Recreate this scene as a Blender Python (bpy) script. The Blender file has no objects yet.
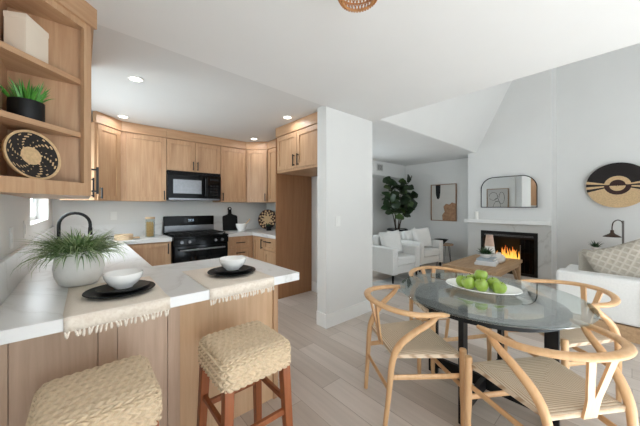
import bpy, bmesh, math, random
from mathutils import Vector, Matrix
PI = math.pi
S = bpy.context.scene
C = S.collection
rnd = random.Random(7)

# ------------------------------------------------------------------ camera
CAM_Z = 1.335
cam_d = bpy.data.cameras.new('camera')
cam_d.sensor_width = 36.0
cam_d.lens = 36.0 * 272.3 / 640.0
cam_d.shift_y = -6.1 / 640.0
cam_d.clip_start = 0.02
cam = bpy.data.objects.new('camera', cam_d)
C.objects.link(cam)
cam.location = (0, 0, CAM_Z)
cam.rotation_euler = (PI / 2, 0, math.atan2(312.0, 272.3) - PI / 2)   # looks 49 degrees left of +x
S.camera = cam

# ------------------------------------------------------------------ world, sun, exposure
S.view_settings.view_transform = 'Standard'
S.view_settings.look = 'None'
S.view_settings.gamma = 1.0
S.view_settings.use_curve_mapping = False
S.view_settings.exposure = 0.8
w = bpy.data.worlds.new('daylight')
S.world = w
w.use_nodes = True
w.node_tree.nodes['Background'].inputs[0].default_value = (0.82, 0.92, 1.0, 1)
w.node_tree.nodes['Background'].inputs[1].default_value = 1.0
S.cycles.use_denoising = True
S.cycles.max_bounces = 10
S.cycles.diffuse_bounces = 6
S.cycles.transmission_bounces = 10
S.cycles.caustics_reflective = False
S.cycles.caustics_refractive = False


def area(name, loc, target, sx, sy, power, col=(1, 1, 1)):
    d = bpy.data.lights.new(name, 'AREA')
    d.shape = 'RECTANGLE'
    d.size, d.size_y, d.energy, d.color = sx, sy, power, col
    o = bpy.data.objects.new(name, d)
    C.objects.link(o)
    o.location = loc
    o.rotation_euler = (Vector(target) - Vector(loc)).to_track_quat('-Z', 'Y').to_euler()
    return o


# kitchen window daylight, and added fill lamps at unseen rear and living room openings
area('rear_fill_light', (1.6, -3.6, 1.5), (1.6, 2, 1.2), 4.2, 2.3, 10, (0.86, 0.94, 1))  # added fill lamp at an unseen doorway behind the camera
area('kitchen_window_daylight', (-0.42, 3.56, 1.65), (1.5, 3.2, 1.0), 1.2, 0.8, 20, (0.86, 0.94, 1))
area('side_fill_light', (5.1, -3.7, 1.85), (4.9, 3, 1.2), 2.4, 1.6, 4, (0.86, 0.94, 1))  # added lamp at an unseen side opening, brightens the living room
area('living_fill_light', (4.1, 4.38, 1.45), (4.6, 2, 1.3), 1.4, 1.1, 11, (0.86, 0.94, 1))  # added lamp lifting the dim low part of the living room
sun_d = bpy.data.lights.new('sun', 'SUN')       # comes in at the added rear opening and lights the floor behind the camera
sun_d.energy = 28
sun_d.angle = .02
sun_d.color = (.74, .88, 1)
sun = bpy.data.objects.new('sun', sun_d)
C.objects.link(sun)
sun.rotation_euler = Vector((-.55, 1.5, -1)).to_track_quat('-Z', 'Y').to_euler()


# ------------------------------------------------------------------ helpers
def lin(h):
    h = h.lstrip('#')
    v = [int(h[i:i + 2], 16) / 255 for i in (0, 2, 4)]
    return tuple((x / 12.92 if x <= .04045 else ((x + .055) / 1.055) ** 2.4) for x in v) + (1,)


def newmat(name):
    m = bpy.data.materials.new(name)
    m.use_nodes = True
    nt = m.node_tree
    return m, nt, nt.nodes['Principled BSDF']


def nd(nt, kind, **inp):
    n = nt.nodes.new(kind)
    for k, v in inp.items():
        key = k.replace('_', ' ')
        if key in n.inputs:
            n.inputs[key].default_value = v
        else:
            setattr(n, k, v)
    return n


def coords(nt, scale=(1, 1, 1), rot=(0, 0, 0), kind='Object'):
    tc = nt.nodes.new('ShaderNodeTexCoord')
    mp = nt.nodes.new('ShaderNodeMapping')
    mp.inputs['Scale'].default_value = scale
    mp.inputs['Rotation'].default_value = rot
    nt.links.new(tc.outputs[kind], mp.inputs['Vector'])
    return mp.outputs['Vector']


def ramp(nt, fac, stops):
    r = nt.nodes.new('ShaderNodeValToRGB')
    e = r.color_ramp.elements
    while len(e) < len(stops):
        e.new(0.5)
    for i, (p, c) in enumerate(stops):
        e[i].position = p
        e[i].color = c
    nt.links.new(fac, r.inputs['Fac'])
    return r.outputs['Color']


def bump(nt, b, height, strength=.3, dist=.002):
    n = nt.nodes.new('ShaderNodeBump')
    n.inputs['Strength'].default_value = strength
    n.inputs['Distance'].default_value = dist
    nt.links.new(height, n.inputs['Height'])
    nt.links.new(n.outputs['Normal'], b.inputs['Normal'])


def plain(name, col, rough=.5, metal=0., var=.06, scale=6, bmp=0., bscale=None, coat=0., spec=.5):
    """a paint / fabric / ceramic with a faint procedural mottling"""
    m, nt, b = newmat(name)
    c = lin(col)
    v = coords(nt)
    no = nd(nt, 'ShaderNodeTexNoise', Scale=scale, Detail=4)
    nt.links.new(v, no.inputs['Vector'])
    lo = tuple(x * (1 - var) for x in c[:3]) + (1,)
    hi = tuple(min(1, x * (1 + var)) for x in c[:3]) + (1,)
    nt.links.new(ramp(nt, no.outputs['Fac'], [(.3, lo), (.7, hi)]), b.inputs['Base Color'])
    b.inputs['Roughness'].default_value = rough
    b.inputs['Metallic'].default_value = metal
    b.inputs['Specular IOR Level'].default_value = spec
    b.inputs['Coat Weight'].default_value = coat
    if bmp:
        n2 = nd(nt, 'ShaderNodeTexNoise', Scale=bscale or scale, Detail=3)
        nt.links.new(v, n2.inputs['Vector'])
        bump(nt, b, n2.outputs['Fac'], bmp, .004)
    return m


def wood(name, c1, c2, grain='z', rough=.45, sc=1.0, bmp=.08):
    m, nt, b = newmat(name)
    s = {'x': (1.3, 22, 22), 'y': (22, 1.3, 22), 'z': (22, 22, 1.3)}[grain]
    v = coords(nt, tuple(k * sc for k in s))
    n1 = nd(nt, 'ShaderNodeTexNoise', Scale=1.6, Detail=6, Roughness=.6, Distortion=.6)
    nt.links.new(v, n1.inputs['Vector'])
    s2 = {'x': (.5, 3, 3), 'y': (3, .5, 3), 'z': (3, 3, .5)}[grain]
    v2 = coords(nt, s2)
    n2 = nd(nt, 'ShaderNodeTexNoise', Scale=1.1, Detail=2)
    nt.links.new(v2, n2.inputs['Vector'])
    mx = nd(nt, 'ShaderNodeMath', operation='MULTIPLY_ADD')
    nt.links.new(n1.outputs['Fac'], mx.inputs[0])
    mx.inputs[1].default_value = .62
    ad = nd(nt, 'ShaderNodeMath', operation='MULTIPLY')
    nt.links.new(n2.outputs['Fac'], ad.inputs[0])
    ad.inputs[1].default_value = .38
    nt.links.new(ad.outputs[0], mx.inputs[2])
    nt.links.new(ramp(nt, mx.outputs[0], [(.32, lin(c1)), (.66, lin(c2))]), b.inputs['Base Color'])
    b.inputs['Roughness'].default_value = rough
    bump(nt, b, n1.outputs['Fac'], bmp, .001)
    return m


M = {}
M['wall'] = plain('wall_paint', '#dededc', .85, var=.01, scale=3, spec=.2)
M['ceiling'] = plain('ceiling_paint', '#dededd', .9, var=.01, scale=3, spec=.1)
M['ceiling_dimmed'] = plain('dimmed_kitchen_ceiling', '#d3d3d2', .9, var=.01, scale=3, spec=.1)  # same ceiling, greyed in colour for the dimmer light over the kitchen
M['trim'] = plain('trim_paint', '#ebebe9', .5, var=.01, scale=3)
M['oak'] = wood('oak_cabinet', '#ab8260', '#c8a582', 'z')
M['oak_h'] = wood('oak_cabinet_level', '#ab8260', '#c8a582', 'x')
M['oak_pale'] = wood('pale_oak_panel', '#c0a289', '#d6bba3', 'z')
M['oak_lightened'] = wood('lightened_oak_panel', '#cba57f', '#dfbd99', 'z')  # oak lightened in colour to offset the shade under the bar
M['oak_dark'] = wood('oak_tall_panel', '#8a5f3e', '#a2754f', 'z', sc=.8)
M['chair_wood'] = wood('chair_beech', '#c8996a', '#dcb488', 'z', .4, 1.0, .03)
M['stool_wood'] = wood('stool_stained_wood', '#7d4222', '#9b5a33', 'z', .4)
M['table_wood'] = wood('coffee_table_wood', '#9a7857', '#c2a17c', 'x', .55)
M['board_wood'] = wood('light_board_wood', '#b99a78', '#d9c0a0', 'x', .6)
M['log'] = wood('charred_log', '#2a1a10', '#5a3a22', 'x', .9)
M['black_metal'] = plain('black_metal', '#161616', .4, .3, var=.05)
M['black_matte'] = plain('matte_black', '#101011', .5, var=.1, scale=20, spec=.3)
M['black_gloss'] = plain('gloss_black_enamel', '#050506', .10, var=.02, spec=.18)
M['black_glass'] = plain('black_glass', '#060607', .05, var=.02, spec=.3)
M['steel'] = plain('brushed_steel', '#8d8f92', .28, 1., var=.08, scale=30)
M['iron'] = plain('cast_iron', '#141414', .6, .2, var=.1, scale=40, bmp=.1)
M['white_ceramic'] = plain('white_ceramic', '#fafaf8', .2, var=.01, coat=.3)
M['white_fabric'] = plain('white_upholstery', '#dfdedb', .95, var=.03, scale=60, bmp=.25, bscale=500, spec=.1)
M['linen'] = plain('grey_linen', '#b9b2a6', .95, var=.05, scale=60, bmp=.3, bscale=450, spec=.1)
M['cement'] = plain('white_cement', '#eeece8', .85, var=.04, scale=25, bmp=.35, bscale=28)
M['plastic'] = plain('white_plastic', '#e8e8e5', .4, var=.01)
M['leaf'] = plain('fig_leaf', '#23351c', .45, var=.35, scale=9)
M['leaf_light'] = plain('fig_leaf_light', '#42572c', .45, var=.3, scale=9)
M['bark'] = plain('bark', '#3a2e26', .9, var=.25, scale=30, bmp=.3)
M['grass'] = plain('grass_blade', '#66854f', .5, var=.3, scale=18)
M['grass_pale'] = plain('grass_blade_pale', '#9db180', .5, var=.25, scale=18)
M['succulent'] = plain('succulent_leaf', '#4c8f35', .4, var=.25, scale=25)
M['succulent_dark'] = plain('succulent_leaf_dark', '#2c4a2a', .45, var=.3, scale=25)
M['soil'] = plain('soil', '#2e241c', .95, var=.3, scale=60)
M['cream_box'] = plain('cream_card', '#e8dccb', .7, var=.02)
M['pasta'] = plain('dried_pasta', '#d5ab6a', .6, var=.2, scale=60, bmp=.4)
M['terracotta'] = plain('blush_clay', '#c9ab98', .7, var=.06, scale=20)
M['white_clay'] = plain('white_clay', '#dcd7d1', .75, var=.05, scale=25, bmp=.1)
M['apple'] = plain('green_apple_skin', '#93b045', .3, var=.18, scale=14, coat=.3)
M['stem'] = plain('apple_stem', '#4b3a20', .8)
M['tan'] = plain('natural_straw', '#cdae85', .85, var=.14, scale=70, bmp=.5, bscale=160)
M['straw_dark'] = plain('black_straw', '#1d1715', .8, var=.2, scale=70, bmp=.5, bscale=160)
M['straw_brown'] = plain('brown_straw', '#3a211c', .8, var=.2, scale=70, bmp=.5, bscale=160)
M['seagrass'] = plain('plaited_seagrass', '#d6c0a2', .8, var=.10, scale=90, bmp=.3, bscale=260)
M['rattan'] = plain('rattan', '#a87748', .6, var=.2, scale=40)
M['paper_blue'] = plain('book_cover_blue', '#a9b4bd', .6, var=.03)
M['paper_white'] = plain('book_cover_white', '#dedfe0', .6, var=.03)
M['paper_grey'] = plain('book_cover_grey', '#8c9399', .6, var=.03)
M['pages'] = plain('book_pages', '#efeadf', .8, var=.05, scale=90)
M['bronze'] = plain('aged_bronze', '#4a3a30', .4, .7, var=.15)
M['pewter'] = plain('grey_metal_pole', '#77736e', .45, .5, var=.1)
M['firebox'] = plain('soot_black', '#0c0b0b', .8, var=.2, scale=12)
M['grout'] = plain('vent_paint', '#c9c9c6', .6, var=.02)
M['vent_dark'] = plain('vent_shadow_gap', '#4c4c4b', .8, var=.02)
M['candle'] = plain('white_wax', '#f1efe9', .5, var=.01)


def emit(name, col, strength):
    m, nt, b = newmat(name)
    b.inputs['Base Color'].default_value = lin(col)
    b.inputs['Emission Color'].default_value = lin(col)
    b.inputs['Emission Strength'].default_value = strength
    return m


M['lamp_glow'] = emit('lit_lamp', '#fff6e6', 6)
M['bulb'] = emit('lit_bulb', '#ffd9a0', 3)
M['digit'] = emit('clock_digit', '#9fb4c4', .8)


def flame_mat():
    m, nt, b = newmat('flame')
    v = coords(nt, kind='Generated')
    sx = nt.nodes.new('ShaderNodeSeparateXYZ')
    nt.links.new(v, sx.inputs[0])
    c = ramp(nt, sx.outputs['Z'], [(0, lin('#fff0b0')), (.4, lin('#ffb84a')), (1, lin('#e0571a'))])
    nt.links.new(c, b.inputs['Emission Color'])
    b.inputs['Base Color'].default_value = (0, 0, 0, 1)
    b.inputs['Emission Strength'].default_value = .9
    return m


M['flame'] = flame_mat()


def glass_mat(name, tint, ior=1.45):
    """thin pane: clear with the tint of the glass, reflecting at grazing angles"""
    m, nt, b = newmat(name)
    tr = nd(nt, 'ShaderNodeBsdfTransparent')
    tr.inputs[0].default_value = lin(tint)
    gl = nd(nt, 'ShaderNodeBsdfGlossy')
    gl.inputs['Color'].default_value = (1, 1, 1, 1)
    gl.inputs['Roughness'].default_value = .01
    lw = nd(nt, 'ShaderNodeLayerWeight', Blend=.5)
    pw = nd(nt, 'ShaderNodeMath', operation='POWER')
    nt.links.new(lw.outputs['Facing'], pw.inputs[0])
    pw.inputs[1].default_value = 3.0
    fr = nd(nt, 'ShaderNodeMath', operation='MULTIPLY_ADD')
    nt.links.new(pw.outputs[0], fr.inputs[0])
    fr.inputs[1].default_value = .95
    fr.inputs[2].default_value = ((ior - 1) / (ior + 1)) ** 2
    mx = nd(nt, 'ShaderNodeMixShader')
    nt.links.new(fr.outputs[0], mx.inputs[0])
    nt.links.new(tr.outputs[0], mx.inputs[1])
    nt.links.new(gl.outputs[0], mx.inputs[2])
    nt.links.new(mx.outputs[0], nt.nodes['Material Output'].inputs['Surface'])
    return m


M['glass'] = glass_mat('clear_glass', '#f4f8f7', 1.3)
M['table_glass'] = glass_mat('table_glass', '#ecf2f0', 1.4)


def mirror_mat():
    m, nt, b = newmat('mirror_silver')
    b.inputs['Base Color'].default_value = (.86, .87, .87, 1)
    b.inputs['Metallic'].default_value = 1
    b.inputs['Roughness'].default_value = .01
    return m


M['mirror'] = mirror_mat()


def quartz(name, base, vein, scale=1.6, amount=.55, rough=.12):
    m, nt, b = newmat(name)
    v = coords(nt, (1, 1, 1), (.3, .2, .6))
    n0 = nd(nt, 'ShaderNodeTexNoise', Scale=scale, Detail=6, Roughness=.55, Distortion=.9)
    nt.links.new(v, n0.inputs['Vector'])
    sub = nd(nt, 'ShaderNodeMath', operation='SUBTRACT')
    nt.links.new(n0.outputs['Fac'], sub.inputs[0])
    sub.inputs[1].default_value = .5
    ab = nd(nt, 'ShaderNodeMath', operation='ABSOLUTE')
    nt.links.new(sub.outputs[0], ab.inputs[0])
    bc, vc = lin(base), lin(vein)
    mid = tuple(a + (q - a) * amount for a, q in zip(bc, vc))
    nt.links.new(ramp(nt, ab.outputs[0], [(0, mid), (.012, tuple(a + (q - a) * amount * .35 for a, q in zip(bc, vc))), (.03, bc)]),
                 b.inputs['Base Color'])
    b.inputs['Roughness'].default_value = rough
    b.inputs['Specular IOR Level'].default_value = .3
    return m


M['quartz'] = quartz('veined_white_quartz', '#dededd', '#b3b0ab', 1.5, .4, .3)
M['marble'] = quartz('grey_veined_stone', '#c9c9c6', '#a9a7a3', 1.4, .6, .3)


def floor_mat():
    m, nt, b = newmat('pale_oak_planks')
    v = coords(nt, (1, 1, 1), (0, 0, PI / 2))
    br = nd(nt, 'ShaderNodeTexBrick', Scale=1.0)
    br.offset = .37
    br.inputs['Color1'].default_value = lin('#d9cec5')
    br.inputs['Color2'].default_value = lin('#bcaea2')
    br.inputs['Mortar'].default_value = lin('#a89a8e')
    br.inputs['Mortar Size'].default_value = .0022
    br.inputs['Brick Width'].default_value = 1.5
    br.inputs['Row Height'].default_value = .19
    nt.links.new(v, br.inputs['Vector'])
    v2 = coords(nt, (18, .9, 1))
    n = nd(nt, 'ShaderNodeTexNoise', Scale=1.5, Detail=6, Distortion=.5)
    nt.links.new(v2, n.inputs['Vector'])
    mx = nd(nt, 'ShaderNodeMix', data_type='RGBA', blend_type='MULTIPLY')
    mx.inputs[0].default_value = 1
    nt.links.new(br.outputs['Color'], mx.inputs[6])
    nt.links.new(ramp(nt, n.outputs['Fac'], [(.3, (.86, .85, .84, 1)), (.7, (1, 1, 1, 1))]), mx.inputs[7])
    nt.links.new(mx.outputs[2], b.inputs['Base Color'])
    b.inputs['Roughness'].default_value = .38
    bump(nt, b, br.outputs['Fac'], -.15, .001)
    return m


M['floor'] = floor_mat()


def cord_mat(name, axis):
    m, nt, b = newmat(name)
    v = coords(nt)
    wv = nd(nt, 'ShaderNodeTexWave', Scale=26, Distortion=.8, Detail=2)
    wv.bands_direction = 'Y' if axis else 'X'
    nt.links.new(v, wv.inputs['Vector'])
    nt.links.new(ramp(nt, wv.outputs['Fac'], [(0, lin('#b3977a')), (.55, lin('#dccab2'))]), b.inputs['Base Color'])
    b.inputs['Roughness'].default_value = .85
    bump(nt, b, wv.outputs['Fac'], .5, .003)
    return m


M['cord_y'] = cord_mat('paper_cord_across', True)
M['cord_x'] = cord_mat('paper_cord_along', False)


def mat_weave():
    m, nt, b = newmat('placemat_weave')
    v = coords(nt)
    w1 = nd(nt, 'ShaderNodeTexWave', Scale=38, Distortion=2.5, Detail=2)
    w1.bands_direction = 'Y'
    w2 = nd(nt, 'ShaderNodeTexNoise', Scale=120, Detail=2)
    nt.links.new(v, w1.inputs['Vector'])
    nt.links.new(v, w2.inputs['Vector'])
    ad = nd(nt, 'ShaderNodeMath', operation='ADD')
    nt.links.new(w1.outputs['Fac'], ad.inputs[0])
    nt.links.new(w2.outputs['Fac'], ad.inputs[1])
    nt.links.new(ramp(nt, ad.outputs[0], [(0, lin('#d3c4b2')), (1, lin('#ebe1d4'))]), b.inputs['Base Color'])
    b.inputs['Roughness'].default_value = .95
    bump(nt, b, ad.outputs[0], .5, .002)
    return m


M['weave'] = mat_weave()


def pillow_knit():
    m, nt, b = newmat('diamond_knit')
    v = coords(nt, (1, 1, 1), (0, 0, PI / 4))
    hs = []
    for d in 'XY':
        wv = nd(nt, 'ShaderNodeTexWave', Scale=5.5, Distortion=1.0)
        wv.bands_direction = d
        nt.links.new(v, wv.inputs['Vector'])
        hs.append(wv.outputs['Fac'])
    mxn = nd(nt, 'ShaderNodeMath', operation='MAXIMUM')
    nt.links.new(hs[0], mxn.inputs[0])
    nt.links.new(hs[1], mxn.inputs[1])
    nt.links.new(ramp(nt, mxn.outputs[0], [(.72, lin('#aaa295')), (.9, lin('#bab2a5'))]), b.inputs['Base Color'])
    b.inputs['Roughness'].default_value = .95
    bump(nt, b, mxn.outputs[0], .8, .01)
    return m


M['knit'] = pillow_knit()


def rug_mat():
    m, nt, b = newmat('grey_rug')
    v = coords(nt)
    vo = nd(nt, 'ShaderNodeTexNoise', Scale=3.2, Detail=5, Distortion=1.2)
    nt.links.new(v, vo.inputs['Vector'])
    n = nd(nt, 'ShaderNodeTexNoise', Scale=300)
    nt.links.new(v, n.inputs['Vector'])
    nt.links.new(ramp(nt, vo.outputs['Fac'], [(.38, lin('#a5a7a7')), (.6, lin('#c4c4c1'))]), b.inputs['Base Color'])
    b.inputs['Roughness'].default_value = 1
    bump(nt, b, n.outputs['Fac'], .4, .004)
    return m


M['rug'] = rug_mat()


class MB:
    """collects shapes and links them as ONE mesh object"""

    def __init__(self):
        self.bm = bmesh.new()

    def box(self, x0, y0, z0, x1, y1, z1, mi=0, mtx=None):
        vs = [self.bm.verts.new((x, y, z)) for z in (z0, z1) for x, y in ((x0, y0), (x1, y0), (x1, y1), (x0, y1))]
        if mtx:
            for v in vs:
                v.co = mtx @ v.co
        for q in ((3, 2, 1, 0), (4, 5, 6, 7), (0, 1, 5, 4), (1, 2, 6, 5), (2, 3, 7, 6), (3, 0, 4, 7)):
            self.bm.faces.new([vs[i] for i in q]).material_index = mi
        return self

    def prism(self, poly, z0, z1, mi=0, mtx=None):
        lo = [self.bm.verts.new((x, y, z0)) for x, y in poly]
        hi = [self.bm.verts.new((x, y, z1)) for x, y in poly]
        n = len(poly)
        fs = [self.bm.faces.new(lo[::-1]), self.bm.faces.new(hi)]
        fs += [self.bm.faces.new((lo[i], lo[(i + 1) % n], hi[(i + 1) % n], hi[i])) for i in range(n)]
        for f in fs:
            f.material_index = mi
        if mtx:
            for v in lo + hi:
                v.co = mtx @ v.co
        return self

    def tube(self, pts, r, seg=10, up=None, mi=0, flat=(1, 1), cap=True):
        pts = [Vector(p) for p in pts]
        n = len(pts)
        rs = [r] * n if isinstance(r, (int, float)) else r
        rings = []
        nrm = None
        for i, p in enumerate(pts):
            t = (pts[min(i + 1, n - 1)] - pts[max(i - 1, 0)]).normalized()
            if up is not None:
                s = t.cross(Vector(up)).normalized()
                q = s.cross(t)
            else:
                if nrm is None:
                    a = Vector((0, 0, 1)) if abs(t.z) < .9 else Vector((1, 0, 0))
                    nrm = t.cross(a).normalized()
                nrm = (nrm - t * nrm.dot(t)).normalized()
                s, q = nrm, t.cross(nrm)
            ra, rb = (rs[i] if isinstance(rs[i], tuple) else (rs[i] * flat[0], rs[i] * flat[1]))
            rings.append([self.bm.verts.new(p + s * (math.cos(2 * PI * k / seg) * ra) + q * (math.sin(2 * PI * k / seg) * rb))
                          for k in range(seg)])
        for a, b2 in zip(rings, rings[1:]):
            for k in range(seg):
                f = self.bm.faces.new((a[k], a[(k + 1) % seg], b2[(k + 1) % seg], b2[k]))
                f.material_index = mi
        if cap:
            self.bm.faces.new(rings[0][::-1]).material_index = mi
            self.bm.faces.new(rings[-1]).material_index = mi
        return self

    def lathe(self, prof, c=(0, 0, 0), seg=32, mi=0, sx=1., sy=1., mtx=None):
        rings = []
        vs = []
        for r, z in prof:
            if r < 1e-6:
                v = self.bm.verts.new((c[0], c[1], c[2] + z))
                rings.append([v])
                vs.append(v)
            else:
                ring = [self.bm.verts.new((c[0] + sx * r * math.cos(2 * PI * k / seg), c[1] + sy * r * math.sin(2 * PI * k / seg), c[2] + z))
                        for k in range(seg)]
                rings.append(ring)
                vs += ring
        for a, b2 in zip(rings, rings[1:]):
            for k in range(seg):
                k2 = (k + 1) % seg
                if len(a) == 1 and len(b2) == 1:
                    continue
                if len(a) == 1:
                    f = self.bm.faces.new((a[0], b2[k2], b2[k]))
                elif len(b2) == 1:
                    f = self.bm.faces.new((a[k], a[k2], b2[0]))
                else:
                    f = self.bm.faces.new((a[k], a[k2], b2[k2], b2[k]))
                f.material_index = mi
        if mtx:
            for v in vs:
                v.co = mtx @ v.co
        return self

    def poly(self, pts, mi=0):
        self.bm.faces.new([self.bm.verts.new(p) for p in pts]).material_index = mi
        return self

    def build(self, name, mats, parent=None, smooth=35, bevel=0, subsurf=0, solid=0, bseg=2):
        bmesh.ops.recalc_face_normals(self.bm, faces=self.bm.faces[:])
        me = bpy.data.meshes.new(name)
        self.bm.to_mesh(me)
        self.bm.free()
        for m in (mats if isinstance(mats, (list, tuple)) else [mats]):
            me.materials.append(m)
        if smooth:
            for p in me.polygons:
                p.use_smooth = True
            me.set_sharp_from_angle(angle=math.radians(smooth))
        o = bpy.data.objects.new(name, me)
        C.objects.link(o)
        if parent:
            o.parent = parent
        if solid:
            md = o.modifiers.new('thickness', 'SOLIDIFY')
            md.thickness = solid
            md.offset = 0
        if bevel:
            md = o.modifiers.new('bevel', 'BEVEL')
            md.width = bevel
            md.segments = bseg
            md.limit_method = 'ANGLE'
            md.angle_limit = math.radians(40)
            md.harden_normals = True
        if subsurf:
            md = o.modifiers.new('subsurf', 'SUBSURF')
            md.levels = md.render_levels = subsurf
        return o


def tag(o, label, cat, group=None):
    o['label'] = label
    o['category'] = cat
    if group:
        o['group'] = group
    return o


def thing(name, label, cat, loc=(0, 0, 0), rz=0, group=None):
    o = bpy.data.objects.new(name, None)
    o.empty_display_size = .1
    C.objects.link(o)
    o.location = loc
    o.rotation_euler = (0, 0, rz)
    return tag(o, label, cat, group)


def struct(o):
    o['kind'] = 'structure'
    return o


def dup(root, loc, rz, label, rot=None):
    def cp(o, par):
        c = o.copy()
        C.objects.link(c)
        if par:
            c.parent = par
        for ch in o.children:
            cp(ch, c)
        return c
    r = cp(root, None)
    r.location = loc
    r.rotation_euler = rot or (0, 0, rz)
    r['label'] = label
    return r


def catmull(pts, n=6):
    pts = [Vector(p) for p in pts]
    out = []
    P = [pts[0] * 2 - pts[1]] + pts + [pts[-1] * 2 - pts[-2]]
    for i in range(1, len(P) - 2):
        for k in range(n):
            t = k / n
            a, b, c, d = P[i - 1], P[i], P[i + 1], P[i + 2]
            out.append(.5 * ((2 * b) + (c - a) * t + (2 * a - 5 * b + 4 * c - d) * t * t + (3 * b - a - 3 * c + d) * t ** 3))
    out.append(pts[-1])
    return out


# ================================================================== ROOM SHELL
H = 2.44            # flat ceiling
HK = 2.462          # kitchen ceiling, a small step up
HI = 4.1            # vaulted living room
XL, XR = -.285, 6.55
YS = 4.78           # stove wall
YB = 4.40           # living back wall
YF = -4.0           # behind the camera
COLX0, COLX1, COLY0, COLY1 = 2.02, 2.83, 2.21, 2.36

struct(MB().box(XL - .3, YF, -.1, XR + .2, YS + .3, 0).build('floor', M['floor'], smooth=0))
struct(MB().prism([(XL - .16, YF), (COLX1, YF), (COLX1, COLY0), (COLX0, COLY0 + .012), (XL - .16, 2.10)], H, H + .12).build('ceiling_dining', M['ceiling'], smooth=0))
struct(MB().box(XL - .16, 2.0, HK, COLX1, YS + .2, HK + .12).build('ceiling_kitchen', M['ceiling_dimmed'], smooth=0))
# left wall with its window opening
WY0, WY1, WZ0, WZ1 = 2.87, 4.25, 1.20, 2.10
m = MB()
m.box(XL - .15, YF, 0, XL, WY0, HK).box(XL - .15, WY1, 0, XL, YS + .15, HK)
m.box(XL - .15, WY0, 0, XL, WY1, WZ0).box(XL - .15, WY0, WZ1, XL, WY1, HK)
struct(m.build('wall_left', M['wall'], smooth=0))
win = struct(MB().box(XL - .13, WY0, WZ0, XL - .09, WY0 + .04, WZ1).box(XL - .13, WY1 - .04, WZ0, XL - .09, WY1, WZ1)
             .box(XL - .13, WY0, WZ0, XL - .09, WY1, WZ0 + .04).box(XL - .13, WY0, WZ1 - .04, XL - .09, WY1, WZ1)
             .box(XL - .13, 3.54, WZ0, XL - .09, 3.58, WZ1).build('window_1', M['trim'], smooth=0))
p = MB().box(XL - .115, WY0 + .03, WZ0 + .03, XL - .11, WY1 - .03, WZ1 - .03).build('window_pane', M['glass'], win, smooth=0)
struct(MB().box(XL - .02, YS, 0, 2.85, YS + .15, HK).build('wall_stove', M['wall'], smooth=0))
struct(MB().box(2.76, COLY1, 0, 2.85, YS, HK).build('wall_alcove', M['wall'], smooth=0))
struct(MB().box(COLX0, COLY0, 0, COLX1, COLY1, HK).build('wall_column', M['wall'], smooth=0))
struct(MB().box(2.85, YB, 0, 3.3, YB + .12, H).box(4.9, YB, 0, XR, YB + .12, H).box(3.3, YB, 0, 4.9, YB + .12, .8).box(3.3, YB, 2.05, 4.9, YB + .12, H)
       .build('wall_living', M['wall'], smooth=0))
w2 = struct(MB().box(3.3, YB + .04, .8, 3.35, YB + .09, 2.05).box(4.85, YB + .04, .8, 4.9, YB + .09, 2.05).box(3.35, YB + .04, .8, 4.85, YB + .09, .85)
            .box(3.35, YB + .04, 2.0, 4.85, YB + .09, 2.05).build('fill_window', M['trim'], smooth=0))  # unseen window behind the column, added to brighten the living room
MB().box(3.35, YB + .062, .85, 4.85, YB + .068, 2.0).build('window_pane', M['glass'], w2, smooth=0)
struct(MB().box(2.85, 4.02, 2.10, XR, YB, H).build('trim_3', M['wall'], smooth=0))       # dropped soffit with the vent
struct(MB().box(XR, YF, 0, XR + .12, YB + .12, HI).build('wall_right', M['wall'], smooth=0))
struct(MB().box(COLX1, 2.115, H, XR, YB + .1, H + .1).build('ceiling_living', M['ceiling'], smooth=0))
# steep slope over the opening, the high ceiling, and the riser of the flat ceiling's edge
m = MB()
m.prism([(2.09, H), (2.11, H), (1.42, HI), (1.27, HI)], COLX1, XR,
        mtx=Matrix(((0, 0, 1, 0), (1, 0, 0, 0), (0, 1, 0, 0), (0, 0, 0, 1))))
struct(m.build('ceiling_slope', M['wall'], smooth=0))
struct(MB().box(COLX1, YF, HI, XR + .1, 1.5, HI + .1).build('ceiling_vault', M['ceiling'], smooth=0))
struct(MB().box(COLX1 - .1, YF, H + .12, COLX1, 2.2, HI).build('wall_riser', M['wall'], smooth=0))
# unseen wall behind the camera; its openings are added to let daylight in
m = MB()
m.box(XL - .15, YF - .12, 0, -.2, YF, H + .1).box(-.2, YF - .12, 2.6, 3.6, YF, HI).box(3.6, YF - .12, 0, 3.9, YF, HI)
m.box(3.9, YF - .12, 0, 6.4, YF, 1.3).box(3.9, YF - .12, 2.3, 6.4, YF, HI).box(6.4, YF - .12, 0, XR + .12, YF, HI)
struct(m.build('wall_rear', M['wall'], smooth=0))
# chimney breast with an opening
FX = 6.06
FY0, FY1 = .907, 2.25
OY0, OY1, OZ0, OZ1 = 1.10, 1.985, .085, .857
m = MB()
m.box(FX, FY0, 0, XR, OY0, HI).box(FX, OY1, 0, XR, FY1, HI).box(FX, OY0, OZ1, XR, OY1, HI).box(FX, OY0, 0, XR, OY1, OZ0)
struct(m.build('wall_chimney', M['wall'], smooth=0))
m = MB()
m.box(FX - .02, FY0, 0, FX, OY0, 1.015).box(FX - .02, OY1, 0, FX, FY1, 1.015)
m.box(FX - .02, OY0, OZ1, FX, OY1, 1.015).box(FX - .02, OY0, 0, FX, OY1, OZ0)
struct(m.build('trim_1', M['marble'], smooth=0))
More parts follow.
